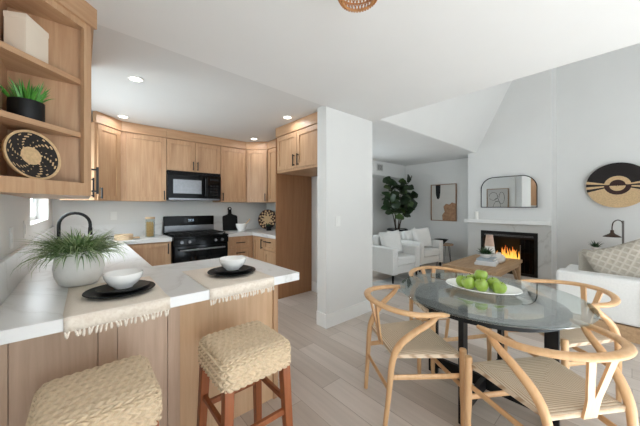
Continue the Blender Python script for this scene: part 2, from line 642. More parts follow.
# baseboards
bb = .155
struct(MB().box(COLX0 - .015, COLY0 - .015, 0, COLX1 + .015, COLY0, bb).box(COLX0 - .015, COLY0, 0, COLX0, COLY1, bb)
       .build('baseboard_column', M['trim'], smooth=0, bevel=.003))
struct(MB().box(2.745, COLY1, 0, 2.76, 3.35, bb).build('baseboard_alcove', M['trim'], smooth=0, bevel=.003))
struct(MB().box(XR - .015, 2.25, 0, XR, YB, bb).box(XR - .015, YF, 0, XR, FY0, bb).build('baseboard_right', M['trim'], smooth=0, bevel=.003))
struct(MB().box(2.85, YB - .015, 0, XR - .015, YB, bb).build('baseboard_living', M['trim'], smooth=0, bevel=.003))

# ================================================================== KITCHEN CABINETS
ZB, ZT = 1.415, 2.33


def shaker(x0, x1, z0, z1, parent, name='door', mat=None, y=-.02, fr=.058):
    """a shaker front in the unit's own frame: frame proud, panel set back"""
    m = MB()
    g = .003
    x0, x1, z0, z1 = x0 + g, x1 - g, z0 + g, z1 - g
    m.box(x0, y, z0, x0 + fr, 0, z1).box(x1 - fr, y, z0, x1, 0, z1)
    m.box(x0 + fr, y, z0, x1 - fr, 0, z0 + fr).box(x0 + fr, y, z1 - fr, x1 - fr, 0, z1)
    m.box(x0 + fr, y + .013, z0 + fr, x1 - fr, -.001, z1 - fr)
    return m.build(name, mat or M['oak'], parent, smooth=0)


def pull(x, z0, z1, parent, horiz=False, y=-.02):
    m = MB()
    if horiz:
        m.box(z0, y - .034, x - .006, z1, y - .022, x + .006)
        for q in (z0 + .015, z1 - .015):
            m.box(q - .005, y - .024, x - .005, q + .005, y, x + .005)
    else:
        m.box(x - .006, y - .034, z0, x + .006, y - .022, z1)
        for q in (z0 + .015, z1 - .015):
            m.box(x - .005, y - .024, q - .005, x + .005, y, q + .005)
    return m.build('handle', M['black_metal'], parent, smooth=0)


def unit(name, label, cat, loc, rz, wid, dep, z0, z1, crown=True, poly=None, mat=None, body_mat=None):
    t = thing(name, label, cat, (loc[0], loc[1], 0), rz)
    pl = poly or [(0, 0), (wid, 0), (wid, dep), (0, dep)]
    MB().prism(pl, z0, z1).build('body', body_mat or mat or M['oak'], t, smooth=0)
    if crown:
        MB().box(0, -.028, z1, wid, .02, HK - .003).build('crown', M['oak_h'], t, smooth=0)
    return t


d = .36
dr = .707107
# left diagonal corner
fL = (XL + .36 + .03, 4.42 - .275)
t = unit('corner_wall_cabinet', 'oak wall cabinet set diagonally in the left kitchen corner', 'cabinet', fL, PI / 4, .389, d, ZB, ZT,
         poly=[(0, 0), (.389, 0), (.389 + .25, .25), (.389 - .14, .78), (.389 - .30, .78 - .16), (-.2, .3)][:0] or [(0, 0), (.389, 0), (.60, .21), (.17, .60), (-.18, .24)])
dd = shaker(.03, .365, ZB, ZT - .01, t)
pull(.055, ZB + .02, ZB + .15, dd)
# single door left of the microwave
x0 = fL[0] + .389 * dr
t = unit('wall_cabinet', 'oak wall cabinet with one wide door left of the microwave', 'cabinet', (x0, 4.42), 0, .91 - x0, .355, ZB, ZT)
dd = shaker(.055, .91 - x0, ZB, ZT - .01, t)
pull(.91 - x0 - .03, ZB + .02, ZB + .15, dd)
# above the microwave
t = unit('over_microwave_cabinet', 'short two-door oak cabinet above the black microwave', 'cabinet', (.912, 4.42), 0, .784, .355, 1.868, ZT)
for a, b, hx in ((0, .392, .36), (.392, .784, .424)):
    dd = shaker(a, b, 1.868, ZT - .01, t)
    pull(hx, 1.89, 2.02, dd)
# single door right of the microwave
t = unit('wall_cabinet', 'oak wall cabinet with one door right of the microwave', 'cabinet', (1.698, 4.42), 0, .452, .355, ZB, ZT)
dd = shaker(0, .452, ZB, ZT - .01, t)
pull(.03, ZB + .02, ZB + .15, dd)
# right diagonal corner
t = unit('corner_wall_cabinet', 'oak wall cabinet set diagonally in the right kitchen corner', 'cabinet', (2.153, 4.417), -PI / 4, .389, d, ZB, ZT,
         poly=[(0, 0), (.389, 0), (.59, .20), (.18, .60), (-.23, .25)])
dd = shaker(.02, .37, ZB, ZT - .01, t)
pull(.34, ZB + .02, ZB + .15, dd)
# right wall cabinet
t = unit('wall_cabinet', 'oak wall cabinet beside the tall refrigerator panel', 'cabinet', (2.432, 4.138), -PI / 2, .755, .325, ZB, ZT)
for a, b, hx in ((.01, .38, .35), (.38, .75, .41)):
    dd = shaker(a, b, ZB, ZT - .01, t)
    pull(hx, ZB + .02, ZB + .15, dd)
# over the refrigerator alcove
t = unit('refrigerator_cabinet', 'two-door oak cabinet above the empty refrigerator alcove', 'cabinet', (2.115, 3.36), -PI / 2, .99, .64, 1.815, ZT)
for a, b, hx in ((.02, .495, .45), (.495, .97, .54)):
    dd = shaker(a, b, 1.845, ZT - .01, t)
    pull(hx, 1.87, 2.02, dd)
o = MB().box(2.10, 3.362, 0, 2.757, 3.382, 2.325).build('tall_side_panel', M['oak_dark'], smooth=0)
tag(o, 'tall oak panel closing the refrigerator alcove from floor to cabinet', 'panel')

# left wall: cabinet with the angled open shelf end
NX, NY = .03, 1.99
t = unit('wall_cabinet', 'near oak wall cabinet on the left wall with a black bar handle', 'cabinet', (.018, NY + .003), PI / 2, .86, .295, 1.395, ZT, crown=False)
MB().box(0, -.03, ZT, .86, .02, HK - .003).build('crown', M['oak_h'], t, smooth=0)
for a, b, hx in ((.004, .43, .045), (.43, .858, .81)):
    dd = shaker(a, b, 1.395, ZT - .01, t)
    pull(hx, 1.41, 1.565, dd)
AL = (XL + .001, NY - (NX - XL))                # the wall end of the angled face
LA = (NX - XL) * math.sqrt(2)
t = thing('angled_shelf_cabinet', 'angled open oak shelf unit at the end of the left wall cabinets', 'shelf', (AL[0], AL[1], 0), PI / 4)
# own frame: x along the angled face, y into the corner
tri = [(0, 0), (LA, 0), (LA / 2, LA / 2)]


def inset(k, f=0.):
    return [(k * 2.4, f), (LA - k * 2.4, f), (LA / 2, LA / 2 - k * 1.42)]


MB().prism(tri, 1.395, 1.455).build('bottom_board', M['oak_h'], t, smooth=0)
MB().prism(inset(.002, .002), 1.995, 2.02).build('shelf', M['oak_h'], t, smooth=0)
MB().prism(inset(.002, .002), 1.71, 1.735).build('shelf', M['oak_h'], t, smooth=0)
MB().prism(tri, 2.30, ZT).build('top_board', M['oak_h'], t, smooth=0)
m = MB()
m.prism([(LA, 0), (LA / 2, LA / 2), (LA / 2, LA / 2 - .014), (LA - .014, 0)], 1.455, 2.30)
m.prism([(0, 0), (.014, 0), (LA / 2, LA / 2 - .014), (LA / 2, LA / 2)], 1.455, 2.30)
m.build('back_panel', M['oak'], t, smooth=0)
m = MB()
m.box(LA - .050, -.016, 1.395, LA - .010, .004, ZT).box(0, -.016, 1.395, .02, .004, ZT)
m.box(.02, -.016, 1.395, LA - .050, .004, 1.463).box(.02, -.016, 2.297, LA - .050, .004, ZT)
m.build('face_frame', M['oak'], t, smooth=0)
MB().box(-.005, -.032, ZT, LA + .012, .02, HK - .003).build('crown', M['oak_h'], t, smooth=0)

# base cabinets
CT, CB = .914, .864     # worktop


def base_unit(name, label, loc, rz, wid, dep, mat=None):
    t = thing(name, label, 'cabinet', (loc[0], loc[1], 0), rz)
    MB().box(0, 0, .1, wid, dep, CB - .001).box(.0, .06, 0, wid, dep, .1).build('body', mat or M['oak'], t, smooth=0)
    return t


t = base_unit('base_cabinet', 'oak base cabinet left of the black range', (.385, 4.16), 0, .535, .60)
dd = shaker(.02, .525, .11, .855, t)
pull(.49, .70, .84, dd)
t = base_unit('drawer_cabinet', 'oak drawer base cabinet right of the black range', (1.705, 4.16), 0, .44, .60)
for z0, z1 in ((.67, .855), (.39, .665), (.11, .385)):
    dd = shaker(.005, .40, z0, z1, t, 'drawer', fr=.045)
    pull(z1 - (.06 if z1 < .8 else .09), .13, .28, dd, True)
t = base_unit('base_cabinet', 'oak base cabinet on the right wall against the tall panel', (2.15, 4.155), -PI / 2, .765, .605)
dd = shaker(.03, .38, .11, .855, t)
pull(.34, .68, .83, dd)
dd = shaker(.38, .755, .67, .855, t, 'drawer', fr=.045)
pull(.80, .42, .60, dd, True)
shaker(.38, .755, .11, .665, t)
t = base_unit('sink_cabinet', 'oak sink base run along the left wall below the window', (.36, 2.27), PI / 2, 1.88, .62)
for i in range(4):
    dd = shaker(.02 + i * .46, .02 + (i + 1) * .46, .11, .855, t)
    pull(.02 + i * .46 + (.42 if i % 2 == 0 else .04), .70, .84, dd)
# peninsula
PX1, PY0, PY1 = 1.055, 1.41, 2.245
t = thing('peninsula_cabinet', 'pale oak peninsula base under the white breakfast bar', 'cabinet', (0, 0, 0))
MB().box(XL + .003, 1.655, 0, 1.0, 2.22, CB - .001).build('body', M['oak_pale'], t, smooth=0)
MB().box(1.0, 1.635, 0, 1.035, 2.22, CB - .001).build('end_panel', M['oak'], t, smooth=0)
for a, b, y0 in ((XL + .003, -.225, 1.638), (.056, .127, 1.638), (.347, .405, 1.638)):
    MB().box(a, y0, 0, b, 1.655, CB - .001).build('stile', M['oak_pale'], t, smooth=0)
for a, b in ((-.222, .053), (.130, .344)):
    MB().box(a, 1.641, .1, b, 1.655, CB - .004).build('back_panel', M['oak_pale'], t, smooth=0)
MB().box(.408, 1.648, 0, 1.0, 1.655, CB - .001).build('bar_panel', M['oak_lightened'], t, smooth=0)
for x in (.075, .108):
    MB().tube([(x, 1.640, .795), (x, 1.637, .795)], .003, 8).build('screw', M['bronze'], t)

# worktops
o = MB().prism([(XL + .021, PY0), (PX1, PY0), (PX1, PY1), (.375, PY1), (.375, 4.13), (.925, 4.13), (.925, YS - .021), (XL + .021, YS - .021)],
               CB, CT).build('worktop', M['quartz'], smooth=0, bevel=.003)
tag(o, 'white veined quartz worktop running from the breakfast bar to the range', 'worktop')
MB().box(XL + .001, PY0 + .02, CB, XL + .02, YS - .02, 1.09).box(XL + .02, YS - .02, CB, .925, YS - .001, 1.09).build('backsplash', M['quartz'], o, smooth=0)
o = MB().prism([(1.70, 4.13), (2.12, 4.13), (2.12, 3.385), (2.735, 3.385), (2.735, YS - .021), (1.70, YS - .021)], CB, CT).build('worktop', M['quartz'], smooth=0, bevel=.003)
tag(o, 'short L-shaped quartz worktop right of the range', 'worktop')
MB().box(1.70, YS - .02, CB, 2.74, YS - .001, 1.09).box(2.737, 3.385, CB, 2.758, YS - .02, 1.09).build('backsplash', M['quartz'], o, smooth=0)

# ================================================================== APPLIANCES
t = thing('range', 'black gas range with an oven below the microwave', 'range', (.932, 4.09, 0))
RW, RD = .76, .655
MB().box(0, .03, .02, RW, RD, .895).build('body', M['black_gloss'], t, smooth=0, bevel=.004)
MB().box(-.003, -.01, .895, RW + .003, RD, .922).build('cooktop', M['black_gloss'], t, smooth=0, bevel=.006)
MB().box(0, RD - .06, .922, RW, RD, 1.19).build('backguard', M['black_gloss'], t, smooth=0, bevel=.012)
bg = MB().box(.28, RD - .064, 1.085, .50, RD - .059, 1.155).build('clock_panel', M['black_glass'], t, smooth=0)
m = MB()
for k, x in enumerate((.355, .375, .402, .422)):
    m.box(x - .006, RD - .0665, 1.105, x + .006, RD - .064, 1.109).box(x - .006, RD - .0665, 1.132, x + .006, RD - .064, 1.136)
    m.box(x + .003, RD - .0665, 1.105, x + .006, RD - .064, 1.136)
m.build('clock_digits', M['digit'], bg, smooth=0)
for x in (.30, .33, .45, .475):
    MB().box(x - .010, RD - .063, 1.10, x + .010, RD - .057, 1.14).build('control_button', M['steel'], t, smooth=0)
MB().box(.01, RD - .075, .935, RW - .01, RD - .058, 1.04).build('vent_strip', M['steel'], t, smooth=0)
for cx in (.20, .56):
    m = MB()
    for k in range(5):
        y = .06 + k * .12
        m.box(cx - .17, y - .005, .940, cx + .17, y + .005, .954)
    for x in (cx - .17, cx - .06, cx + .06, cx + .17):
        m.box(x - .005, .05, .940, x + .005, .56, .954)
    for x in (cx - .17, cx + .17):
        for y in (.06, .54):
            m.box(x - .006, y - .006, .922, x + .006, y + .006, .942)
    m.build('grate', M['iron'], t, smooth=0)
    for cy in (.17, .43):
        MB().lathe([(0, 0), (.05, 0), (.05, .008), (.035, .012), (.035, .016), (0, .016)], (cx, cy, .922), 20).build('burner', M['iron'], t)
MB().box(.0, -.012, .80, RW, .03, .89).build('control_panel', M['black_gloss'], t, smooth=0, bevel=.004)
for x in (.10, .20, .56, .66):
    MB().tube([(x, -.012, .845), (x, -.038, .845)], [.021, .017], 16).build('knob', M['steel'], t)
door = MB().box(.01, -.008, .22, RW - .01, .03, .79).build('oven_door', M['black_gloss'], t, smooth=0, bevel=.004)
MB().box(.13, -.011, .34, RW - .13, -.006, .63).build('door_glass', M['black_glass'], door, smooth=0)
MB().tube([(.07, -.055, .735), (RW - .07, -.055, .735)], .012, 12).tube([(.09, -.01, .735), (.09, -.055, .735)], .008, 8) \
    .tube([(RW - .09, -.01, .735), (RW - .09, -.055, .735)], .008, 8).build('door_handle', M['steel'], door)
MB().box(.01, -.006, .04, RW - .01, .03, .21).build('drawer', M['black_gloss'], t, smooth=0, bevel=.004)

t = thing('microwave', 'black over-the-range microwave with a mirrored door window', 'microwave', (.918, 4.375, 1.435))
MW, MH = .772, .43
MB().box(0, .02, 0, MW, .40, MH).build('body', M['black_gloss'], t, smooth=0, bevel=.004)
door = MB().box(.002, 0, .035, .555, .02, MH - .05).build('door', M['black_gloss'], t, smooth=0, bevel=.004)
MB().box(.075, -.003, .10, .47, .002, MH - .125).build('door_window', M['steel'], door, smooth=0)
MB().tube([(.525, -.035, .07), (.525, -.035, MH - .09)], .011, 12).tube([(.525, 0, .09), (.525, -.035, .09)], .008, 8) \
    .tube([(.525, 0, MH - .11), (.525, -.035, MH - .11)], .008, 8).build('door_handle', M['black_gloss'], door)
cp = MB().box(.558, 0, .035, MW - .002, .02, MH - .05).build('control_panel', M['black_glass'], t, smooth=0, bevel=.003)
MB().box(.60, -.002, MH - .12, .73, .001, MH - .085).build('display', M['black_matte'], cp, smooth=0)
for r_ in range(4):
    for c_ in range(3):
        MB().box(.600 + c_ * .047, -.002, .08 + r_ * .045, .634 + c_ * .047, .001, .108 + r_ * .045).build('button', M['black_matte'], cp, smooth=0)
m = MB()
for k in range(4):
    m.box(.01, -.001, MH - .043 + k * .01, MW - .01, .02, MH - .038 + k * .01)
m.build('vent_grille', M['black_matte'], t, smooth=0)
MB().box(.02, .0, .004, MW - .02, .02, .03).build('lower_trim', M['steel'], t, smooth=0)

# ================================================================== KITCHEN OBJECTS
# faucet
t = thing('faucet', 'matte black gooseneck faucet behind the white planter', 'faucet', (-.17, 3.60, CT))
MB().lathe([(0, 0), (.032, 0), (.032, .012), (.026, .03), (.024, .12), (0, .12)], (0, 0, 0), 20).build('base', M['black_matte'], t)
pts = [(0, 0, .05), (0, 0, .22)] + [(.115 - .115 * math.cos(a), 0, .245 + .115 * math.sin(a)) for a in [PI * k / 12 for k in range(13)]] + [(.23, 0, .20)]
MB().tube(pts, .014, 12).build('spout', M['black_matte'], t)
MB().tube([(.23, 0, .215), (.23, 0, .14)], [.017, .019], 12).build('spray_head', M['black_matte'], t)
MB().tube([(0, -.02, .09), (0, -.06, .12)], .007, 8).build('lever', M['black_matte'], t)

# white cement planter with grassy plant
t = thing('planter', 'white rounded cement planter with a grassy plant on the worktop', 'plant', (-.012, 1.985, CT))
MB().lathe([(0, 0), (.066, 0), (.082, .010), (.102, .055), (.1075, .095), (.101, .145), (.091, .180), (.087, .184), (.082, .180), (.088, .14), (0, .14)], seg=40) \
    .build('pot', M['cement'], t, smooth=50)
MB().lathe([(0, .158), (.086, .158)], seg=24).build('soil', M['soil'], t)


def blade(m, base, dirv, length, width, droop, mi=0, n=6, fold=.25):
    d = Vector((dirv[0], dirv[1], 0)).normalized()
    s = Vector((-d.y, d.x, 0))
    el = dirv[2]
    p = Vector(base)
    prev = None
    for i in range(n + 1):
        f = i / n
        ww = width * (1 - f ** 1.8) * (.55 + .9 * min(f * 3, .5)) * .5 + .0003
        a = el - droop * f * f
        if i:
            p = p + (d * math.cos(a) + Vector((0, 0, math.sin(a)))) * (length / n)
        up = (Vector((0, 0, math.cos(a))) - d * math.sin(a)) * ww * fold
        row = [m.bm.verts.new(p - s * ww + up), m.bm.verts.new(p - up), m.bm.verts.new(p + s * ww + up)]
        if prev:
            for k in range(2):
                m.bm.faces.new((prev[k], prev[k + 1], row[k + 1], row[k])).material_index = mi
        prev = row


m = MB()
for k in range(560):
    a = rnd.uniform(0, 2 * PI)
    r_ = .066 * math.sqrt(rnd.random())
    el = rnd.uniform(.25, 1.4)
    ln = rnd.uniform(.135, .215) * (1.12 - .35 * max(0, math.sin(el)) ** 6)
    blade(m, (r_ * math.cos(a), r_ * math.sin(a), .156), (math.cos(a + rnd.uniform(-.6, .6)), math.sin(a + rnd.uniform(-.6, .6)), el),
          ln, rnd.uniform(.0065, .0105), rnd.uniform(.5, 1.9), 0 if rnd.random() < .5 else 1)
m.build('foliage', [M['grass'], M['grass_pale']], t, smooth=60)

# placemats, plates, bowls


def placemat(x0, x1, label):
    t = thing('placemat', label, 'placemat', ((x0 + x1) / 2, 0, CT), 0, 'woven placemats on the breakfast bar')
    hw = (x1 - x0) / 2
    prof = [(1.915, .002), (1.75, .002), (1.60, .002), (1.45, .002), (1.415, .002), (1.407, -.001), (1.4055, -.01), (1.4055, -.054)]
    m = MB()
    rows = []
    for (y, z) in prof:
        rows.append([m.bm.verts.new((-hw + 2 * hw * k / 14 + (.002 * math.sin(y * 90) if k in (0, 14) else 0), y, z)) for k in range(15)])
    for a, b in zip(rows, rows[1:]):
        for k in range(14):
            m.bm.faces.new((a[k], a[k + 1], b[k + 1], b[k]))
    m.build('cloth', M['weave'], t, smooth=60, solid=.003)
    m = MB()
    n = 26
    for k in range(n):
        x = -hw + .005 + (2 * hw - .01) * k / (n - 1)
        dx = rnd.uniform(-.006, .006)
        m.tube(catmull([(x, 1.4045, -.052), (x + dx, 1.400, -.061), (x + dx * 1.6, 1.3995, -.073 - rnd.uniform(0, .008))], 3),
               [.003, .0034, .004, .0048, .0052, .0046, .003], 6)
    m.build('fringe', M['weave'], t)
    return t


placemat(-.055, .305, 'cream fringed placemat nearest the big white planter')
placemat(.485, .862, 'cream fringed placemat at the free end of the breakfast bar')


def plate(name, r, h, loc, label, group):
    o = MB().lathe([(0, .002), (r * .66, .002), (r * .7, .004), (r * .93, h - .002), (r, h), (r * .985, h + .003), (r * .9, h), (r * .68, .009), (0, .008)], seg=56) \
        .build(name, M['black_matte'], smooth=50)
    o.location = loc
    return tag(o, label, 'plate', group)


for (px, py, nm) in ((.143, 1.648, 'near the planter'), (.713, 1.662, 'at the bar end')):
    plate('dinner_plate', .145, .016, (px, py, CT + .0035), 'large black dinner plate lowest of the stack ' + nm, 'black plates on the bar')
    plate('salad_plate', .110, .014, (px + .012, py + .012, CT + .0130), 'smaller black plate directly under the white bowl ' + nm, 'black plates on the bar')
    o = MB().lathe([(0, 0), (.040, 0), (.043, .006), (.062, .022), (.078, .048), (.083, .072), (.081, .0735), (.078, .071), (.073, .048), (.057, .026), (.036, .011), (0, .009)], seg=48) \
        .build('bowl', M['white_ceramic'], smooth=60)
    o.location = (px + .012, py + .018, CT + .0225)
    tag(o, 'white ceramic bowl on black plates ' + nm, 'bowl', 'white bowls on the bar')

# stove counter
t = thing('canister', 'tall glass canister of pasta on the worktop left of the range', 'canister', (.72, 4.47, CT))
MB().lathe([(0, 0), (.056, 0), (.058, .004), (.058, .25), (.054, .25), (.054, .008), (0, .008)], seg=32).build('jar', M['glass'], t)
m = MB()
for k in range(60):
    a = rnd.uniform(0, 2 * PI)
    r_ = .047 * math.sqrt(rnd.random())
    x, y = r_ * math.cos(a), r_ * math.sin(a)
    m.tube([(x, y, .009), (x * .95 + rnd.uniform(-.004, .004), y * .95, rnd.uniform(.19, .215))], .0032, 5)
m.build('pasta', M['pasta'], t)
MB().lathe([(0, .251), (.06, .251), (.06, .275), (.056, .279), (0, .279)], seg=32).build('lid', M['board_wood'], t)
t = thing('cutting_board', 'thick round light wood board lying on the worktop by the sink', 'board', (.40, 4.28, CT))
MB().lathe([(0, 0), (.095, 0), (.10, .005), (.10, .030), (.097, .033), (.097, .036), (.10, .039), (.10, .064), (.095, .07), (0, .07)], seg=40).build('board', M['board_wood'], t)
MB().box(.10, -.022, .008, .17, .022, .03).build('grip', M['board_wood'], t, bevel=.006)

# black paddle board leaning on the splash
pts = [(-.13, 0), (.13, 0), (.135, .01), (.135, .24), (.125, .262), (.05, .285), (.032, .30), (.028, .36)]
arc = [(.036 * math.cos(a), .385 + .036 * math.sin(a)) for a in [-.75 + (PI + 1.5) * k / 10 for k in range(11)]]
outl = pts + arc + [(-.028, .36), (-.032, .30), (-.05, .285), (-.125, .262), (-.135, .24), (-.135, .01)]
hole = [(.014 * math.cos(2 * PI * k / 12), .388 + .014 * math.sin(2 * PI * k / 12)) for k in range(12)]
m = MB()
m.prism(outl, 0, .014)
o = m.build('paddle_board', M['black_matte'], smooth=0)
c = MB().prism(hole, -.003, .001).build('hang_hole', M['wall'], o, smooth=0)
c.location = (0, 0, .0138)
o.rotation_euler = (PI / 2 - .1, 0, 0)
o.location = (1.985, YS - .078, CT + .0015)
tag(o, 'black paddle cutting board leaning on the splash right of the range', 'board')

t = thing('mortar', 'white mortar bowl in front of the black paddle board', 'mortar', (2.10, 4.50, CT))
MB().lathe([(0, 0), (.055, 0), (.058, .008), (.066, .03), (.09, .08), (.095, .125), (.092, .127), (.087, .122), (.08, .08), (.055, .04), (0, .033)], seg=40).build('bowl', M['white_ceramic'], t, smooth=60)
p_ = tag(MB().tube(catmull([(.02, 0, .045), (.07, -.01, .11), (.125, -.02, .175), (.15, -.025, .205)], 4), [.014] * 5 + [.011] * 4 + [.012] * 4, 12)
         .build('pestle', M['board_wood']), 'wooden pestle standing in the white mortar', 'pestle')
p_.location = (2.10, 4.50, CT)


def polar_disc(name, R, rings, seg, fn, dish=.03, mats=None, thick=.012, parent=None, coil=0.):
    """a coiled disc whose straw colours follow fn(r, angle); its own z is the front"""
    m = MB()
    rr = []
    for i in range(rings + 1):
        f = i / rings
        z = dish * f ** 2
        rr.append([m.bm.verts.new((R * max(f, .01) * math.cos(2 * PI * k / seg), R * max(f, .01) * math.sin(2 * PI * k / seg), z + coil * (i % 2)))
                   for k in range(seg)])
    for i in range(rings):
        for k in range(seg):
            f = m.bm.faces.new((rr[i][k], rr[i][(k + 1) % seg], rr[i + 1][(k + 1) % seg], rr[i + 1][k]))
            f.material_index = fn((i + .5) / rings, 2 * PI * (k + .5) / seg)
    m.bm.faces.new(rr[0])
    bb_ = []
    for i in (rings, rings // 2, 0):
        f = i / rings
        bb_.append([m.bm.verts.new((R * max(f, .01) * math.cos(2 * PI * k / seg), R * max(f, .01) * math.sin(2 * PI * k / seg), dish * f ** 2 - thick))
                    for k in range(seg)])
    chain = [rr[rings]] + bb_
    for a, b in zip(chain, chain[1:]):
        for k in range(seg):
            m.bm.faces.new((a[k], b[k], b[(k + 1) % seg], a[(k + 1) % seg])).material_index = fn(.99, 2 * PI * (k + .5) / seg)
    m.bm.faces.new(bb_[-1][::-1])
    return m.build(name, mats, parent, smooth=80)


def fn_tray(r, a):
    q = a / (2 * PI) * 13
    if r > .95:
        return 1
    if r > .76:
        return 1 if q % 1 < .58 else 0
    if r > .56:
        return 1 if (q + .5) % 1 < .58 else 0
    if r > .40:
        return 1 if (q * .54) % 1 < .30 else 0
    return 0


def lean(o, loc, face, tilt, spin=0):
    """stand a disc on its rim: its own z points along face (angle), leaning back by tilt"""
    zax = Vector((math.cos(face) * math.cos(tilt), math.sin(face) * math.cos(tilt), math.sin(tilt)))
    xax = Vector((-math.sin(face), math.cos(face), 0))
    yax = zax.cross(xax)
    R_ = Matrix((xax, yax, zax)).transposed().to_4x4() @ Matrix.Rotation(spin, 4, 'Z')
    o.matrix_world = Matrix.Translation(Vector(loc)) @ R_
    return o


o = polar_disc('woven_tray', .185, 16, 84, fn_tray, .02, [M['tan'], M['straw_brown']])
lean(o, (2.60, 4.47, CT + .188), -2.6, .14)
tag(o, 'round brown checked woven tray leaning on the right kitchen wall', 'tray')
t = thing('potted_succulent', 'small dark succulent in a black pot before the woven tray', 'plant', (2.50, 4.25, CT))
MB().lathe([(0, 0), (.045, 0), (.052, .08), (.048, .082), (.045, .07), (0, .07)], seg=24).build('pot', M['black_matte'], t)
m = MB()
for k in range(26):
    a = rnd.uniform(0, 2 * PI)
    blade(m, (.01 * math.cos(a), .01 * math.sin(a), .069), (math.cos(a), math.sin(a), rnd.uniform(.5, 1.3)), rnd.uniform(.06, .10), .022, .6, 0, 4)
m.build('foliage', M['succulent_dark'], t)

# shelf decor on the angled unit


def A(u, v):           # point in the angled unit's frame
    return (AL[0] + (u - v) * dr, AL[1] + (u + v) * dr)


x, y = A(.215, .085)
t = thing('cream_box', 'cream block-shaped box on the top open shelf', 'box', (x, y, 2.021), PI / 4 + .35)
MB().box(-.075, -.035, 0, .075, .045, .188).build('box', M['cream_box'], t, smooth=0, bevel=.002)
MB().box(-.0765, -.0365, .164, .0765, .0465, .190).build('lid', M['cream_box'], t, smooth=0, bevel=.002)
x, y = A(.20, .078)
t = thing('potted_succulent', 'bright green succulent in a black pot on the middle open shelf', 'plant', (x, y, 1.736))
MB().lathe([(0, 0), (.060, 0), (.062, .004), (.062, .092), (.058, .094), (.055, .08), (0, .08)], seg=40).build('pot', M['black_matte'], t)
m = MB()
for k in range(62):
    a = rnd.uniform(0, 2 * PI)
    r_ = .045 * math.sqrt(rnd.random())
    blade(m, (r_ * math.cos(a), r_ * math.sin(a), .08), (math.cos(a), math.sin(a), rnd.uniform(.9, 1.5)), rnd.uniform(.075, .12), .015, rnd.uniform(-.1, .5), 0, 5, .5)
m.build('foliage', M['succulent'], t, smooth=60)


def fn_plate(r, a):
    if r < .36:
        return 0
    if r > .92:
        return 0
    q = (a / (2 * PI) * 6 + r * 1.3) % 1.0
    if q < .17 and int(r * 22) % 2 == 0:
        return 0
    if .45 < q < .53 and int(r * 22) % 3 == 0:
        return 0
    return 1


o = polar_disc('woven_plate', .117, 22, 108, fn_plate, .022, [M['tan'], M['straw_dark']], coil=.0012)
x, y = A(.200, .056)
lean(o, (x, y, 1.455 + .1195), -PI / 4 - .02, .16, .6)
tag(o, 'black and tan woven plate standing on the lowest open shelf', 'plate')

# outlets and switches
for name, label, x, y, z, axis in (('outlet', 'white outlet plate on the left wall nearer the peninsula', XL, 2.16, 1.17, 0),
                                   ('switch_plate', 'white switch plate on the left wall nearer the window', XL, 2.60, 1.19, 0),
                                   ('outlet', 'white outlet plate on the stove wall above the round board', .33, YS, 1.21, 1),
                                   ('switch_plate', 'white switch plate on the column face', 2.20, COLY0, 1.17, 1)):
    if axis == 0:
        o = MB().box(0, -.037, -.057, .005, .037, .057).build(name, M['plastic'], smooth=0, bevel=.002)
        MB().box(.005, -.016, -.03, .008, .016, .03).build('rocker', M['plastic'], o, smooth=0)
    else:
        o = MB().box(-.037, -.005, -.057, .037, 0, .057).build(name, M['plastic'], smooth=0, bevel=.002)
        MB().box(-.016, -.008, -.03, .016, -.005, .03).build('rocker', M['plastic'], o, smooth=0)
    o.location = (x, y, z)
    tag(o, label, 'outlet' if name == 'outlet' else 'switch')

# recessed lights
F_ = (.6575, .7534)
R_2 = (.7534, -.6575)
for px, py, label in ((135.7, 78.7, 'recessed ceiling light nearest the shelf cabinet'), (123, 116.4, 'recessed ceiling light by the left corner cabinet'),
                      (287.5, 117.2, 'recessed ceiling light before the refrigerator cabinet'), (254.2, 138.7, 'recessed ceiling light by the right corner cabinet')):
    dd_ = 272.3 * (HK - CAM_Z) / (206.9 - py)
    u = (px - 320) / 272.3
    x, y = dd_ * (F_[0] + u * R_2[0]), dd_ * (F_[1] + u * R_2[1])
    t = thing('recessed_light', label, 'ceiling light', (x, y, HK), 0, 'recessed kitchen lights')
    MB().lathe([(.046, -.001), (.060, -.001), (.060, -.005), (.046, -.007)], seg=32).build('trim_ring', M['trim'], t)
    MB().lathe([(0, -.003), (.046, -.003), (.046, -.0045), (0, -.0045)], seg=32).build('lens', M['lamp_glow'], t)
    ld = bpy.data.lights.new('downlight', 'AREA')
    ld.shape = 'DISK'
    ld.size = .11
    ld.energy = 1.0
    ld.color = (.92, .96, 1)
    lo = bpy.data.objects.new('downlight', ld)
    C.objects.link(lo)
    lo.parent = t
    lo.location = (0, 0, -.02)

# rattan ceiling lamp
t = thing('rattan_ceiling_lamp', 'small round rattan lamp on the flat ceiling', 'ceiling light', (.925, .80, H))
MB().lathe([(0, 0), (.05, 0), (.05, -.02), (0, -.02)], seg=24).build('canopy', M['bronze'], t)
m = MB()
N = 40
for k in range(N):
    for s_ in (1, -1):
        pts = []
        for i in range(7):
            f = i / 6
            a = 2 * PI * k / N + s_ * f * .5
            r_ = .06 + .045 * math.sin(f * PI * .75 + .25)
            pts.append((r_ * math.cos(a), r_ * math.sin(a), -.02 - .16 * f))
        m.tube(pts, .0028, 5)
for z, r_ in ((-.02, .071), (-.18, .071), (-.07, .098), (-.125, .104)):
    m.tube([(r_ * math.cos(2 * PI * k / 36), r_ * math.sin(2 * PI * k / 36), z) for k in range(37)], .005 if z == -.18 else .0035, 6, cap=False)
m.build('shade', M['rattan'], t)
MB().lathe([(0, -.11), (.018, -.105), (.028, -.085), (.028, -.07), (.012, -.04), (.012, -.02), (0, -.02)], seg=20).build('bulb', M['bulb'], t)

# ================================================================== BAR STOOLS


